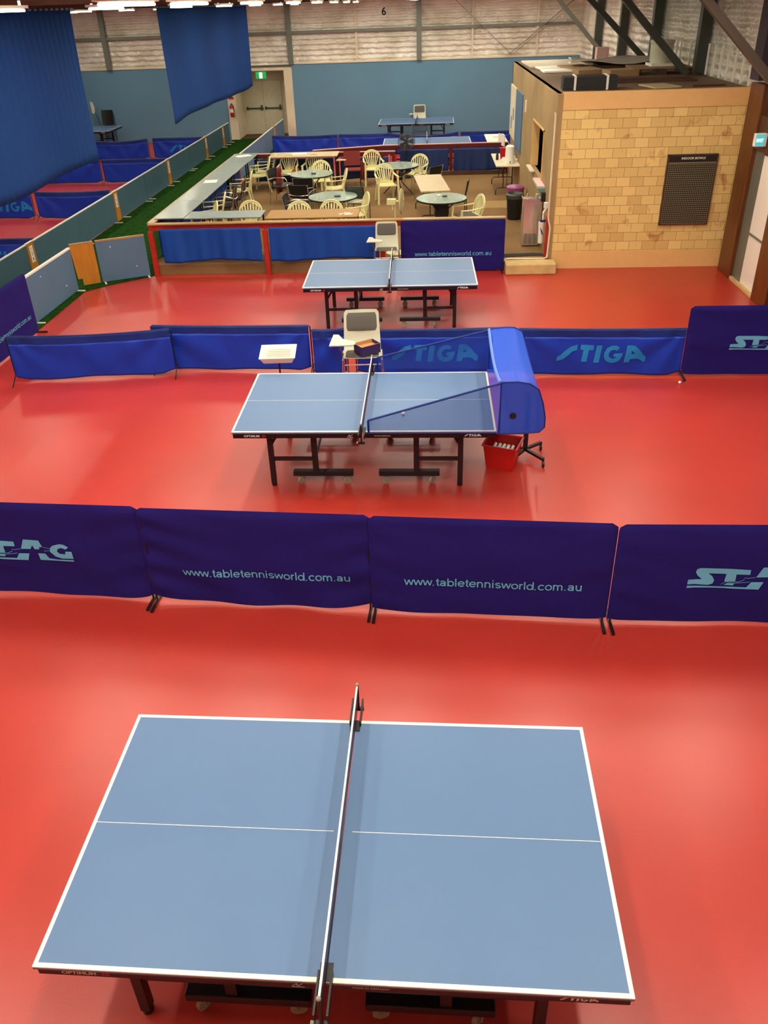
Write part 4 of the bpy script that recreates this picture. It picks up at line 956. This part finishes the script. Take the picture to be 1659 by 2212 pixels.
o = MB().box(.62-.4, .62, -.01, .01, 0, .3).obj('info_board', M['white'], loc=(1.9, 25.0, .944), rz=-1.2); tag(o, 'white card leaning on the rear folding table', 'card')

# fans
def fan(loc, rz, label, body, mesh, blade, poleh, cat='fan'):
    t = thing('pedestal_fan', label, cat, loc, rz)
    MB().lathe([(.0001, 0), (.2, 0), (.2, .02), (.04, .05), (.02, .06)], 24).cyl((0, 0, .05), (0, 0, poleh), .018, 10).obj('stand', M[body], t, smooth=True)
    MB().box(-.05, .05, -.02, .16, poleh-.01, poleh+.10).cyl((0, -.02, poleh+.05), (0, -.10, poleh+.05), .03, 12).bar((0, .05, poleh-.12), (0, .05, poleh), .04, .03).obj('motor', M[body], t, bevel=.01)
    c = (0, -.12, poleh+.05); n = 24
    g = MB()
    for sgn in (-1, 1):
        g.grid(n, 5, lambda u, v: (c[0]+.24*sin(v*pi/2)*cos(2*pi*u), c[1]+sgn*.045*cos(v*pi/2), c[2]+.24*sin(v*pi/2)*sin(2*pi*u)))
    g.obj('cage', M[mesh], t, smooth=True)
    g = MB()
    for k in range(n): g.tube([(c[0]+.24*sin(v)*cos(2*pi*k/n), c[1]-.047*cos(v), c[2]+.24*sin(v)*sin(2*pi*k/n)) for v in (0.1, .5, 1, pi/2)], .0012, 4)
    g.tube([(c[0]+.24*cos(2*pi*k/n), c[1], c[2]+.24*sin(2*pi*k/n)) for k in range(n+1)], .005, 6)
    g.obj('cage_wires', M[body], t)
    g = MB()
    for k in range(5):
        a = 2*pi*k/5
        g.grid(4, 3, lambda u, v: (c[0]+(.04+.16*u)*cos(a+(v-.5)*.75), c[1]+.02*(v-.5), c[2]+(.04+.16*u)*sin(a+(v-.5)*.75)))
    g.cyl((0, -.14, c[2]), (0, -.10, c[2]), .035, 12)
    g.obj('blades', M[blade], t, solid=.003)
    return t
fan((-.67, 16.15, ZC), 1.45, 'cream pedestal fan just behind the front railing', 'plastic', 'fanmesh', 'fanmesh', .96)
fan((-.66, 24.25, ZC), .1, 'black pedestal fan in front of the rear railing', 'blackpl', 'fanmeshb', 'blackpl', .93)

# ------------------------------------------------------------ kiosk
KX, KY0, KY1, KZ = 2.26, 15.6, 24.4, 3.08
g = MB().box(KX+.09, XR+.12, KY0, KY0+.12, .32, KZ-.26)
struct(g, 'wall_kiosk', M['brick'], 'yellow blockwork front of the kiosk')
struct(MB().box(KX+.09, XR+.12, KY0-.012, KY0+.12, 0.0, .32), 'baseboard_kiosk', M['peach'], 'peach plinth of the kiosk')
struct(MB().box(KX+.09, XR+.12, KY0-.02, KY0+.12, KZ-.26, KZ+.02), 'trim_4', M['peach'], 'peach fascia of the kiosk')
g = MB()
hy0, hy1, hz0, hz1 = 17.1, 19.0, 1.34, 2.3
g.box(KX, KX+.088, KY0-.01, hy0, .0, KZ).box(KX, KX+.088, hy1, KY1, .0, KZ).box(KX, KX+.088, hy0, hy1, .0, hz0).box(KX, KX+.088, hy0, hy1, hz1, KZ)
struct(g, 'wall_kiosk.001', M['kiosk'], 'beige side wall of the kiosk with the serving hatch')
struct(MB().box(KX, XR+.12, KY1-.12, KY1, 0, KZ), 'wall_kiosk.002', M['kiosk'])
struct(MB().box(KX+.01, XR+.1, KY0+.1, KY1-.02, KZ-.05, KZ), 'ceiling.001', M['roofply'], 'plywood roof of the kiosk')
struct(MB().box(KX-.02, KX+.14, hy1-.03, hy1, hz0, hz1).box(KX-.02, KX+.14, hy0, hy0+.03, hz0, hz1).box(KX-.02, KX+.14, hy0, hy1, hz1-.03, hz1), 'window_1', M['peach'], 'peach frame of the serving hatch')
o = MB().box(KX-.10, KX-.001, 18.3, hy1+.1, hz0-.03, hz0).obj('hatch_counter', M['cream'], bevel=.004); tag(o, 'cream counter sill under the serving hatch', 'counter')
t = thing('pantry_shelf', 'dark shelf unit seen through the serving hatch', 'shelf', (4.3, 18.3, 0))
MB().box(-.02, .02, -1.2, 1.2, 0, 2.5).box(-.3, 0, -1.2, 1.2, 1.3, 1.34).box(-.3, 0, -1.2, 1.2, 1.8, 1.84).obj('carcass', M['darkwood'], t)
t = thing('orange_crate', 'orange container on the shelf inside the serving hatch', 'crate', (KX+.45, 18.2, hz0+.3), 0); MB().box(-.15, .15, -.25, .25, 0, .12).obj('tray', M['redtub'], t)
MB().box(-.18, .22, -.5, .6, -(hz0+.3), -.001).obj('stand', M['blackpl'], t)
t = thing('leaflet_shelf', 'teal wall shelf with pink leaflets below the hatch', 'shelf', (KX, 17.0, 1.33))
MB().prism([(-.15, 0), (0, -.24), (0, 0)], -.55, .45, lambda x, z, y: (x, y, z)).obj('shelf', M['teal'], t)
MB().box(-.14, -.005, -.5, .4, .002, .035).obj('leaflets', M['pinkpaper'], t)
MB().box(-.08, 0, -.68, -.58, -.22, -.06).obj('bracket', M['blackpl'], t)
for i, (y0, y1, z0, z1, m_, lab) in enumerate(((22.9, 24.35, 1.3, 2.55, 'cream', 'cream notice board at the far end of the kiosk side wall'), (21.3, 22.85, 1.2, 2.55, 'fence', 'blue-grey notice board on the kiosk side wall'))):
    t = thing('notice_board', lab, 'notice board', (KX, 0, 0))
    MB().box(-.03, 0, y0, y1, z0, z1).obj('board', M[m_], t)
    if i == 0:
        for k in range(5): MB().box(-.034, -.031, y0+.1+.26*k, y0+.28+.26*k, z0+.2+.25*(k % 3), z0+.5+.25*(k % 3)).obj('notice', M['fence'] if k % 2 else M['paper'], t)
o = MB().box(KX-.03, KX, 20.55, 20.65, 2.25, 2.5).obj('wall_hook', M['white']); tag(o, 'small white fitting high on the kiosk side wall', 'fitting')
# pipe and cables
g = MB().tube([(KX-.03, KY0-.05, 2.72), (KX-.05, KY0-.06, 2.8), (KX-.03, KY0-.05, 2.78), (KX-.03, KY0-.05, .98), (KX+.02, KY0-.05, .78), (KX-.0, KY0-.05, .24), (KX-.06, KY0-.05, .21), (1.5, KY0-.05, .22), (1.42, KY0-.04, .17)], .017, 8)
o = g.obj('water_pipe', M['cream'], smooth=True); tag(o, 'white water pipe down the kiosk corner and across the canteen entrance', 'pipe')
for i in range(4):
    g = MB().tube([(1.46, 15.72+i*.045, .212+.004*i), (1.7, 15.76+i*.05, .212), (2.0, 15.78+i*.045, .212+.006*(i % 2)), (2.22, 15.77+i*.04, .214)], .009, 6)
    o = g.obj('floor_cable', M['blackpl'], smooth=True); tag(o, 'black cable lying across the canteen entrance', 'cable', 'black cables at the entrance')
o = MB().box(KX-.045, KX-.005, 15.66, 15.76, .2, .98).obj('red_post', M['redpaint']); tag(o, 'short red post fixed to the kiosk corner', 'post')
o = MB().box(1.45, 2.40, 15.2, 15.55, 0.0, .2).obj('step_block', M['sand'], bevel=.02); tag(o, 'sandstone-coloured step block in front of the canteen entrance', 'step')
t = thing('socket_box', 'white tap fitting on the kiosk side wall by the fountain', 'fitting', (KX, 15.95, .95))
MB().box(-.07, 0, -.05, .05, .12, .22).tube([(-.03, -.03, .12), (-.08, -.05, .05), (-.08, -.05, -.1), (-.03, -.05, -.12)], .018).obj('fitting', M['white'], t)
t = thing('water_filter', 'white water filter cartridge hanging beside the fountain', 'water filter', (KX-.1, 15.9, .42))
MB().lathe([(.0001, 0), (.05, 0), (.055, .3), (.06, .32), (.06, .40), (.0001, .40)], 16).obj('cartridge', M['white'], t, smooth=True)
MB().box(-.03, .1, -.03, .03, .4, .44).tube([(0, 0, .44), (-.02, -.04, .3), (.02, -.06, .18)], .012).obj('bracket', M['bluehem'], t)
# fountain
t = thing('drinking_fountain', 'stainless steel drinking fountain by the canteen entrance', 'drinking fountain', (2.03, 16.62, ZC))
MB().box(-.165, .165, -.14, .16, .02, .90).obj('cabinet', M['steel'], t, bevel=.008)
MB().box(-.18, .18, -.17, .17, .90, .915).box(-.18, .18, -.17, -.155, .915, .94).box(-.18, -.165, -.155, .17, .915, .94).box(.165, .18, -.155, .17, .915, .94).lathe([(.09, .916), (.085, .919), (.0001, .918)], 20).obj('basin', M['steel'], t)
MB().tube([(-.08, .12, .92), (-.08, .1, .98), (-.06, .05, .99)], .012).tube([(.10, .12, .92), (.10, .1, .97), (.14, .08, .98)], .012).obj('bubbler', M['chrome'], t, smooth=True)
for i in range(3): 
    g = MB()
    for k in range(12): g.box(-.13+.092*i, -.06+.092*i, -.146, -.141, .06+.017*k, .069+.017*k)
    g.obj('vent_grille', M['galv'], t)
t = thing('waste_bin', 'black waste bin with a liner beside the fountain', 'bin', (1.93, 18.9, ZC))
MB().lathe([(.0001, 0), (.15, 0), (.19, .52), (.2, .53), (.185, .53), (.15, .05), (.0001, .05)], 24).obj('body', M['blackpl'], t, smooth=True)
MB().lathe([(.2, .46), (.21, .54), (.17, .57), (.13, .50), (.0001, .42)], 18).obj('liner', M['darksteel'], t, smooth=True)
t = thing('purple_bin', 'purple bin standing behind the black bin', 'bin', (2.0, 19.55, ZC))
MB().lathe([(.0001, 0), (.17, 0), (.2, .52), (.21, .54), (.21, .58), (.19, .60), (.0001, .62)], 20).obj('body', M['magenta'], t, smooth=True)
# board on the blockwork
t = thing('bowls_board', 'black INDOOR BOWLS scoreboard with wire grid on the blockwork wall', 'scoreboard', (4.73, KY0-.02, 0))
bw, z0, z1 = .44, .80, 2.04
b_o = MB().box(-bw, bw, -.03, .018, z0, z1).obj('board', M['grid'], t)
MB().box(-bw, -bw+.02, -.045, -.03, z0, z1).box(bw-.02, bw, -.045, -.03, z0, z1).box(-bw, bw, -.045, -.03, z0, z0+.02).box(-bw, bw, -.045, -.03, z1-.02, z1).obj('frame', M['darkwood'], t)
g = MB()
for i in range(30): z = z0+.03+i*.037; g.box(-bw+.02, bw-.02, -.043, -.040, z, z+.005)
for i in range(26): x = -bw+.03+i*.0325; g.box(x, x+.004, -.040, -.037, z0+.02, z1-.15)
g.box(-bw+.02, bw-.02, -.045, -.038, z1-.15, z1-.142)
g.obj('wire_grid', M['grille'], t)
decal('lettering', text_polys('INDOOR BOWLS', .42, .04, True), lambda x, y: (-.2+x, -.032, z1-.085+y), M['line'], t)
# roof clutter
RZt = KZ+.001
def clut(name, label, cat, mb, m_, loc, rz=0, **k):
    o = mb.obj(name, M[m_], loc=loc, rz=rz, **k); tag(o, label, cat); return o
t = thing('shade_bundle', 'bundle of black mats tied with two white straps on the kiosk roof', 'bundle', (2.9, 16.35, RZt), -.05)
g = MB()
for k in range(6): g.box(-.48+.01*(k % 2), .48, -.2, .25, .005+.036*k, .038+.036*k)
g.obj('mats', M['blackpl'], t)
for x in (-.27, .30): MB().box(x-.02, x+.02, -.215, -.205, 0, .24).box(x-.02, x+.02, -.21, .26, .225, .235).obj('strap', M['white'], t)
clut('cream_sheet', 'large cream sheet lying at the far corner of the kiosk roof', 'sheet', MB().box(-.7, .7, -1.1, 1.1, 0, .03), 'cream', (3.15, 23.1, RZt))
clut('white_tray', 'white light diffuser lying on the kiosk roof, farther one', 'diffuser', MB().box(-.4, .4, -.3, .3, 0, .05), 'white', (2.95, 21.4, RZt), .1, bevel=.02)
clut('white_tray', 'white light diffuser lying on the kiosk roof, nearer one', 'diffuser', MB().box(-.35, .35, -.35, .35, 0, .05), 'white', (2.9, 20.45, RZt), 0, bevel=.02)
clut('cardboard_sheet', 'folded brown cardboard sheet leaning on the kiosk roof', 'cardboard', MB().box(-.3, .3, -.9, .9, 0, .08), 'oldcard', (3.42, 20.5, RZt), .12)
g = MB().grid(24, 10, lambda u, v: (-.95+1.9*u, -.7+1.4*v, .16+.04*sin(7*u+3*v)+.03*sin(13*v)))
clut('silver_tarp', 'crumpled grey plastic sheeting across the kiosk roof', 'tarp', g, 'silver', (4.2, 21.2, RZt), -.15, smooth=True, solid=.01)
clut('dark_boards', 'stack of dark brown boards under the plastic sheeting', 'boards', MB().box(-.85, .7, -.5, .5, 0, .04).box(-.8, .7, -.45, .5, .04, .08), 'darkwood', (4.7, 21.2, RZt))
clut('dark_boards', 'row of dark brown boards along the near right of the kiosk roof', 'boards', MB().box(-1.0, .9, -.35, .35, 0, .03).box(-.8, .8, -.15, .3, .03, .07), 'darkwood', (4.2, 17.6, RZt))
clut('pale_board', 'short pale offcut lying at the front of the kiosk roof', 'board', MB().box(-.25, .25, -.35, .35, 0, .02), 'woodpale', (4.2, 16.45, RZt), .2)
clut('timber_offcut', 'thin timber offcut near the right front of the kiosk roof', 'board', MB().box(-.1, .5, -.06, .06, 0, .03), 'darkwood', (4.8, 16.2, RZt), .1)
t = thing('pallet', 'brown timber pallet near the right end of the kiosk roof', 'pallet', (4.85, 19.3, RZt), -.04)
for k in range(5): MB().box(-.6, .6, -.5+.22*k, -.38+.22*k, .12, .14).obj('deck_board', M['oldcard'], t)
for k in range(3): MB().box(-.6+.52*k, -.44+.52*k, -.5, .5, 0, .12).obj('bearer', M['darkwood'], t)
clut('folded_carton', 'flattened brown carton left of the pallet', 'cardboard', MB().box(-.3, .3, -.3, .3, 0, .12), 'oldcard', (4.0, 19.0, RZt), .1)
clut('white_slab', 'white slab under the plastic drum', 'slab', MB().box(-.3, .35, -.3, .25, 0, .05), 'white', (4.95, 19.4, RZt+.142), 0)
t = thing('plastic_drum', 'large off-white plastic drum on the kiosk roof', 'drum', (4.9, 19.4, RZt+.193))
MB().lathe([(.0001, 0), (.21, 0), (.23, .05), (.235, .36), (.25, .37), (.25, .39), (.235, .4)], 28).obj('body', M['shell'], t, smooth=True)
MB().lathe([(.24, .38), (.25, .4), (.25, .43), (.0001, .43)], 28).obj('lid', M['shell'], t, smooth=True)
clut('cardboard_box', 'pink and cream box standing at the back of the kiosk roof', 'box', MB().box(-.15, .15, -.15, .15, 0, .3), 'pinkpaper', (4.5, 23.9, RZt))

# ------------------------------------------------------------ things on and around the second table
t = thing('catch_net', 'blue ball-catching net with curved frame clamped to the second table', 'catch net', (0, 0, 0))
TZ = .76; yN, yF = 7.22, 8.88
nA, nB, nC = Vector((.70, yN, 1.33)), Vector((1.05, yN, 1.27)), Vector((1.12, yN, .80))
def arc(y):   # outer curve of the hood seen from the side
    return [Vector((.70, y, 1.33)), Vector((.86, y, 1.335)), Vector((.98, y, 1.315)), Vector((1.07, y, 1.25)), Vector((1.12, y, 1.1)), Vector((1.15, y, .95)), Vector((1.15, y, .84)), Vector((1.10, y, .785)), Vector((.95, y, .77)), Vector((.684, y, .765))]
def lift(v_, f): return Vector((v_.x, v_.y, v_.z))
g = MB(); nA_ = arc(yN); N_ = len(nA_)
def hood(u, v):
    i = min(N_-2, int(u*(N_-1))); q = u*(N_-1)-i; p_ = nA_[i].lerp(nA_[i+1], q)
    y = yN+(yF-yN)*v; sagz = -.10*sin(v*pi)*max(0, 1-u*1.6)
    if u < .45: sagz -= .07*v*(1-u*2)
    return (p_.x+.015*sin(v*9)*(u < .1), y, p_.z+sagz)
g.grid(36, 24, hood)
g.obj('hood', M['catch'], t, smooth=True)
for y, nm in ((yN, 'near'), (yF, 'far')):
    zt = 1.33 if y == yN else 1.26
    side = [(p_.x, p_.z+(zt-1.33)*max(0, 1-(i/4))) for i, p_ in enumerate(arc(y))]
    MB().prism([(x, z) for x, z in side], -.002, .002, lambda x, z, d: (x, y+d, z)).obj('side_mesh', M['catch'], t)
    tri = MB().grid(20, 6, lambda u, v: (-.62+u*(.70+.62), y+.01*sin(5*u), .775+v*((.15+(zt-.93)*u**1.0)-.0)))
    tri.obj('wing_mesh', M['catchwing'], t, smooth=True)
    MB().tube([(-.62+u*1.32, y-.004, .775+(.15+(zt-.93)*u)) for u in [i/8 for i in range(9)]], .011, 6).tube([(-.62, y-.004, .775), (-.62, y-.004, .925)], .012, 6).obj('binding', M['bluehem'], t)
    MB().tube([tuple(p_+Vector((0, 0, (zt-1.33)*max(0, 1-(i/4))))) for i, p_ in enumerate(arc(y))], .008, 6).tube([(.70, y, .77), (.70, y, zt)], .008, 6).obj('frame', M['bluehem'], t)
MB().tube([(.69, yN+(yF-yN)*v, 1.33-.10*sin(v*pi)-.07*v) for v in [i/12 for i in range(13)]], .018, 6).obj('front_hem', M['hem'], t, smooth=True)
MB().lathe([(.0001, 0), (.035, 0), (.035, .004), (.0001, .004)], 14, (0, 0, 0)).obj('hole_patch', M['ink'], t).matrix_local = Matrix.Translation((.83, yN-.006, .97)) @ Matrix.Rotation(pi/2, 4, 'X')
t = thing('robot_stand', 'black wheeled stand under the catch net', 'stand', (1.09, 8.09, 0))
MB().box(-.025, .025, -.025, .025, .12, .80).obj('post', M['black'], t)
for i, a in enumerate((-2.25, -.85, .75, 2.4)):
    lg = MB().bar((0, 0, .115), (.28*cos(a), .28*sin(a), .095), .035, .03).obj('leg', M['black'], t)
    x, y = .28*cos(a), .28*sin(a)
    MB().cyl((x-.012, y, .035), (x+.012, y, .035), .035, 14).bar((x, y, .03), (x, y, .085), .02, .01).obj('castor', M['blackpl'], lg)
MB().tube([(.1, -.1, .80), (.1, -.1, .55)], .01).box(.085, .115, -.12, -.08, .45, .55).obj('clamp_strap', M['blackpl'], t)
t = thing('ball_tub', 'red plastic tub of balls on the floor under the right end of the second table', 'tub', (.82, 7.93, 0), -.35)
g = MB(); th = .006
def ring(w_, d, z): return [(-w_, -d, z), (w_, -d, z), (w_, d, z), (-w_, d, z)]
R4 = ring(.15, .12, 0)+ring(.185, .155, .30)+ring(.2, .17, .305)+ring(.2, .17, .29)+ring(.18, .15, .30)+ring(.145, .115, .01)
fs = []
for a, b_ in ((0, 1), (1, 3), (3, 2), (2, 4), (4, 5)):
    for i in range(4): fs.append((a*4+i, a*4+(i+1) % 4, b_*4+(i+1) % 4, b_*4+i))
fs += [(0, 3, 2, 1), (20, 21, 22, 23)]
g.add(R4, fs); g.obj('tub', M['redtub'], t)
for i in range(100):
    x, y = random.uniform(-.11, .11), random.uniform(-.08, .08)
    o = (MB().sph((0, 0, 0), .02, 8).obj('table_tennis_ball', M['ball'], smooth=True) if i == 0 else bo.copy())
    if i == 0: bo = o
    else: C.objects.link(o)
    gx = -.10+.05*(i % 5)+random.uniform(-.004, .004); gy = -.075+.05*((i//5) % 4)+random.uniform(-.004, .004); gz = .032+.045*(i//20)
    a = -.35; o.location = (.82+gx*cos(a)-gy*sin(a), 7.93+gx*sin(a)+gy*cos(a), gz)
    tag(o, 'white table tennis ball in the red tub', 'ball', 'balls in the red tub')
for i, (x, y, z, lab) in enumerate(((-.28, 7.67, .782, 'white table tennis ball lying on the table inside the catch net'), (3.37, 10.12, .02, 'white table tennis ball on the red floor by the right barrier foot'))):
    o = bo.copy(); C.objects.link(o); o.location = (x, y, z)
    if 'group' in o: del o['group']
    tag(o, lab, 'ball')
t = thing('ball_basket', 'white plastic ball tray on a thin black stand behind the second table', 'tray stand', (-1.86, 9.15, 0), .05)
g = MB()
def ring2(w_, d, z, r_=.03): return [(-w_, -d, z), (w_, -d, z), (w_, d, z), (-w_, d, z)]
Q = [(-.17, -.10, .80), (.17, -.10, .80), (.17, .08, .80), (-.17, .08, .80), (-.21, -.15, .88), (.21, -.15, .88), (.21, .15, .93), (-.21, .15, .93), (-.22, -.16, .88), (.22, -.16, .88), (.22, .16, .935), (-.22, .16, .935)]
g.add(Q, [(0, 3, 2, 1), (0, 1, 5, 4), (1, 2, 6, 5), (2, 3, 7, 6), (3, 0, 4, 7), (4, 5, 9, 8), (5, 6, 10, 9), (6, 7, 11, 10), (7, 4, 8, 11)])
tr = g.obj('tray', M['white'], t, solid=.008)
g = MB()
for i in range(7): g.add([(-.15, -.13+.037*i, .84+.008*i), (.15, -.13+.037*i, .84+.008*i), (.15, -.118+.037*i, .843+.008*i), (-.15, -.118+.037*i, .843+.008*i)], [(0, 1, 2, 3)])
g.obj('slots', M['castor'], tr)
MB().cyl((0, 0, .02), (0, 0, .80), .011, 8).obj('pole', M['black'], t)
for i in range(3):
    a = i*2*pi/3+.5; MB().tube([(0, 0, .12), (.22*cos(a), .22*sin(a), .01)], .009).obj('leg', M['black'], t)
t = thing('open_box', 'open navy shoe box lined with brown card on the umpire chair seat', 'box', (-.80, 9.66, .685), .62)
w_, d_, h_ = .14, .10, .12
MB().box(-w_, w_, -d_, -d_+.004, 0, h_).box(-w_, w_, d_-.004, d_, 0, h_).box(-w_, -w_+.004, -d_+.004, d_-.004, 0, h_).box(w_-.004, w_, -d_+.004, d_-.004, 0, h_).box(-w_, w_, -d_, d_, -.004, 0).obj('sides', M['boxblue'], t)
MB().box(-w_+.005, w_-.005, -d_+.005, d_-.005, .07, .075).box(-w_+.005, w_-.005, d_-.009, d_-.005, .07, h_).box(-w_+.005, w_-.005, -d_+.005, -d_+.009, .07, h_).obj('lining', M['cardbr'], t)
MB().box(-w_+.005, -w_+.009, -d_+.01, d_-.01, .07, h_).obj('flap', M['cream'], t)
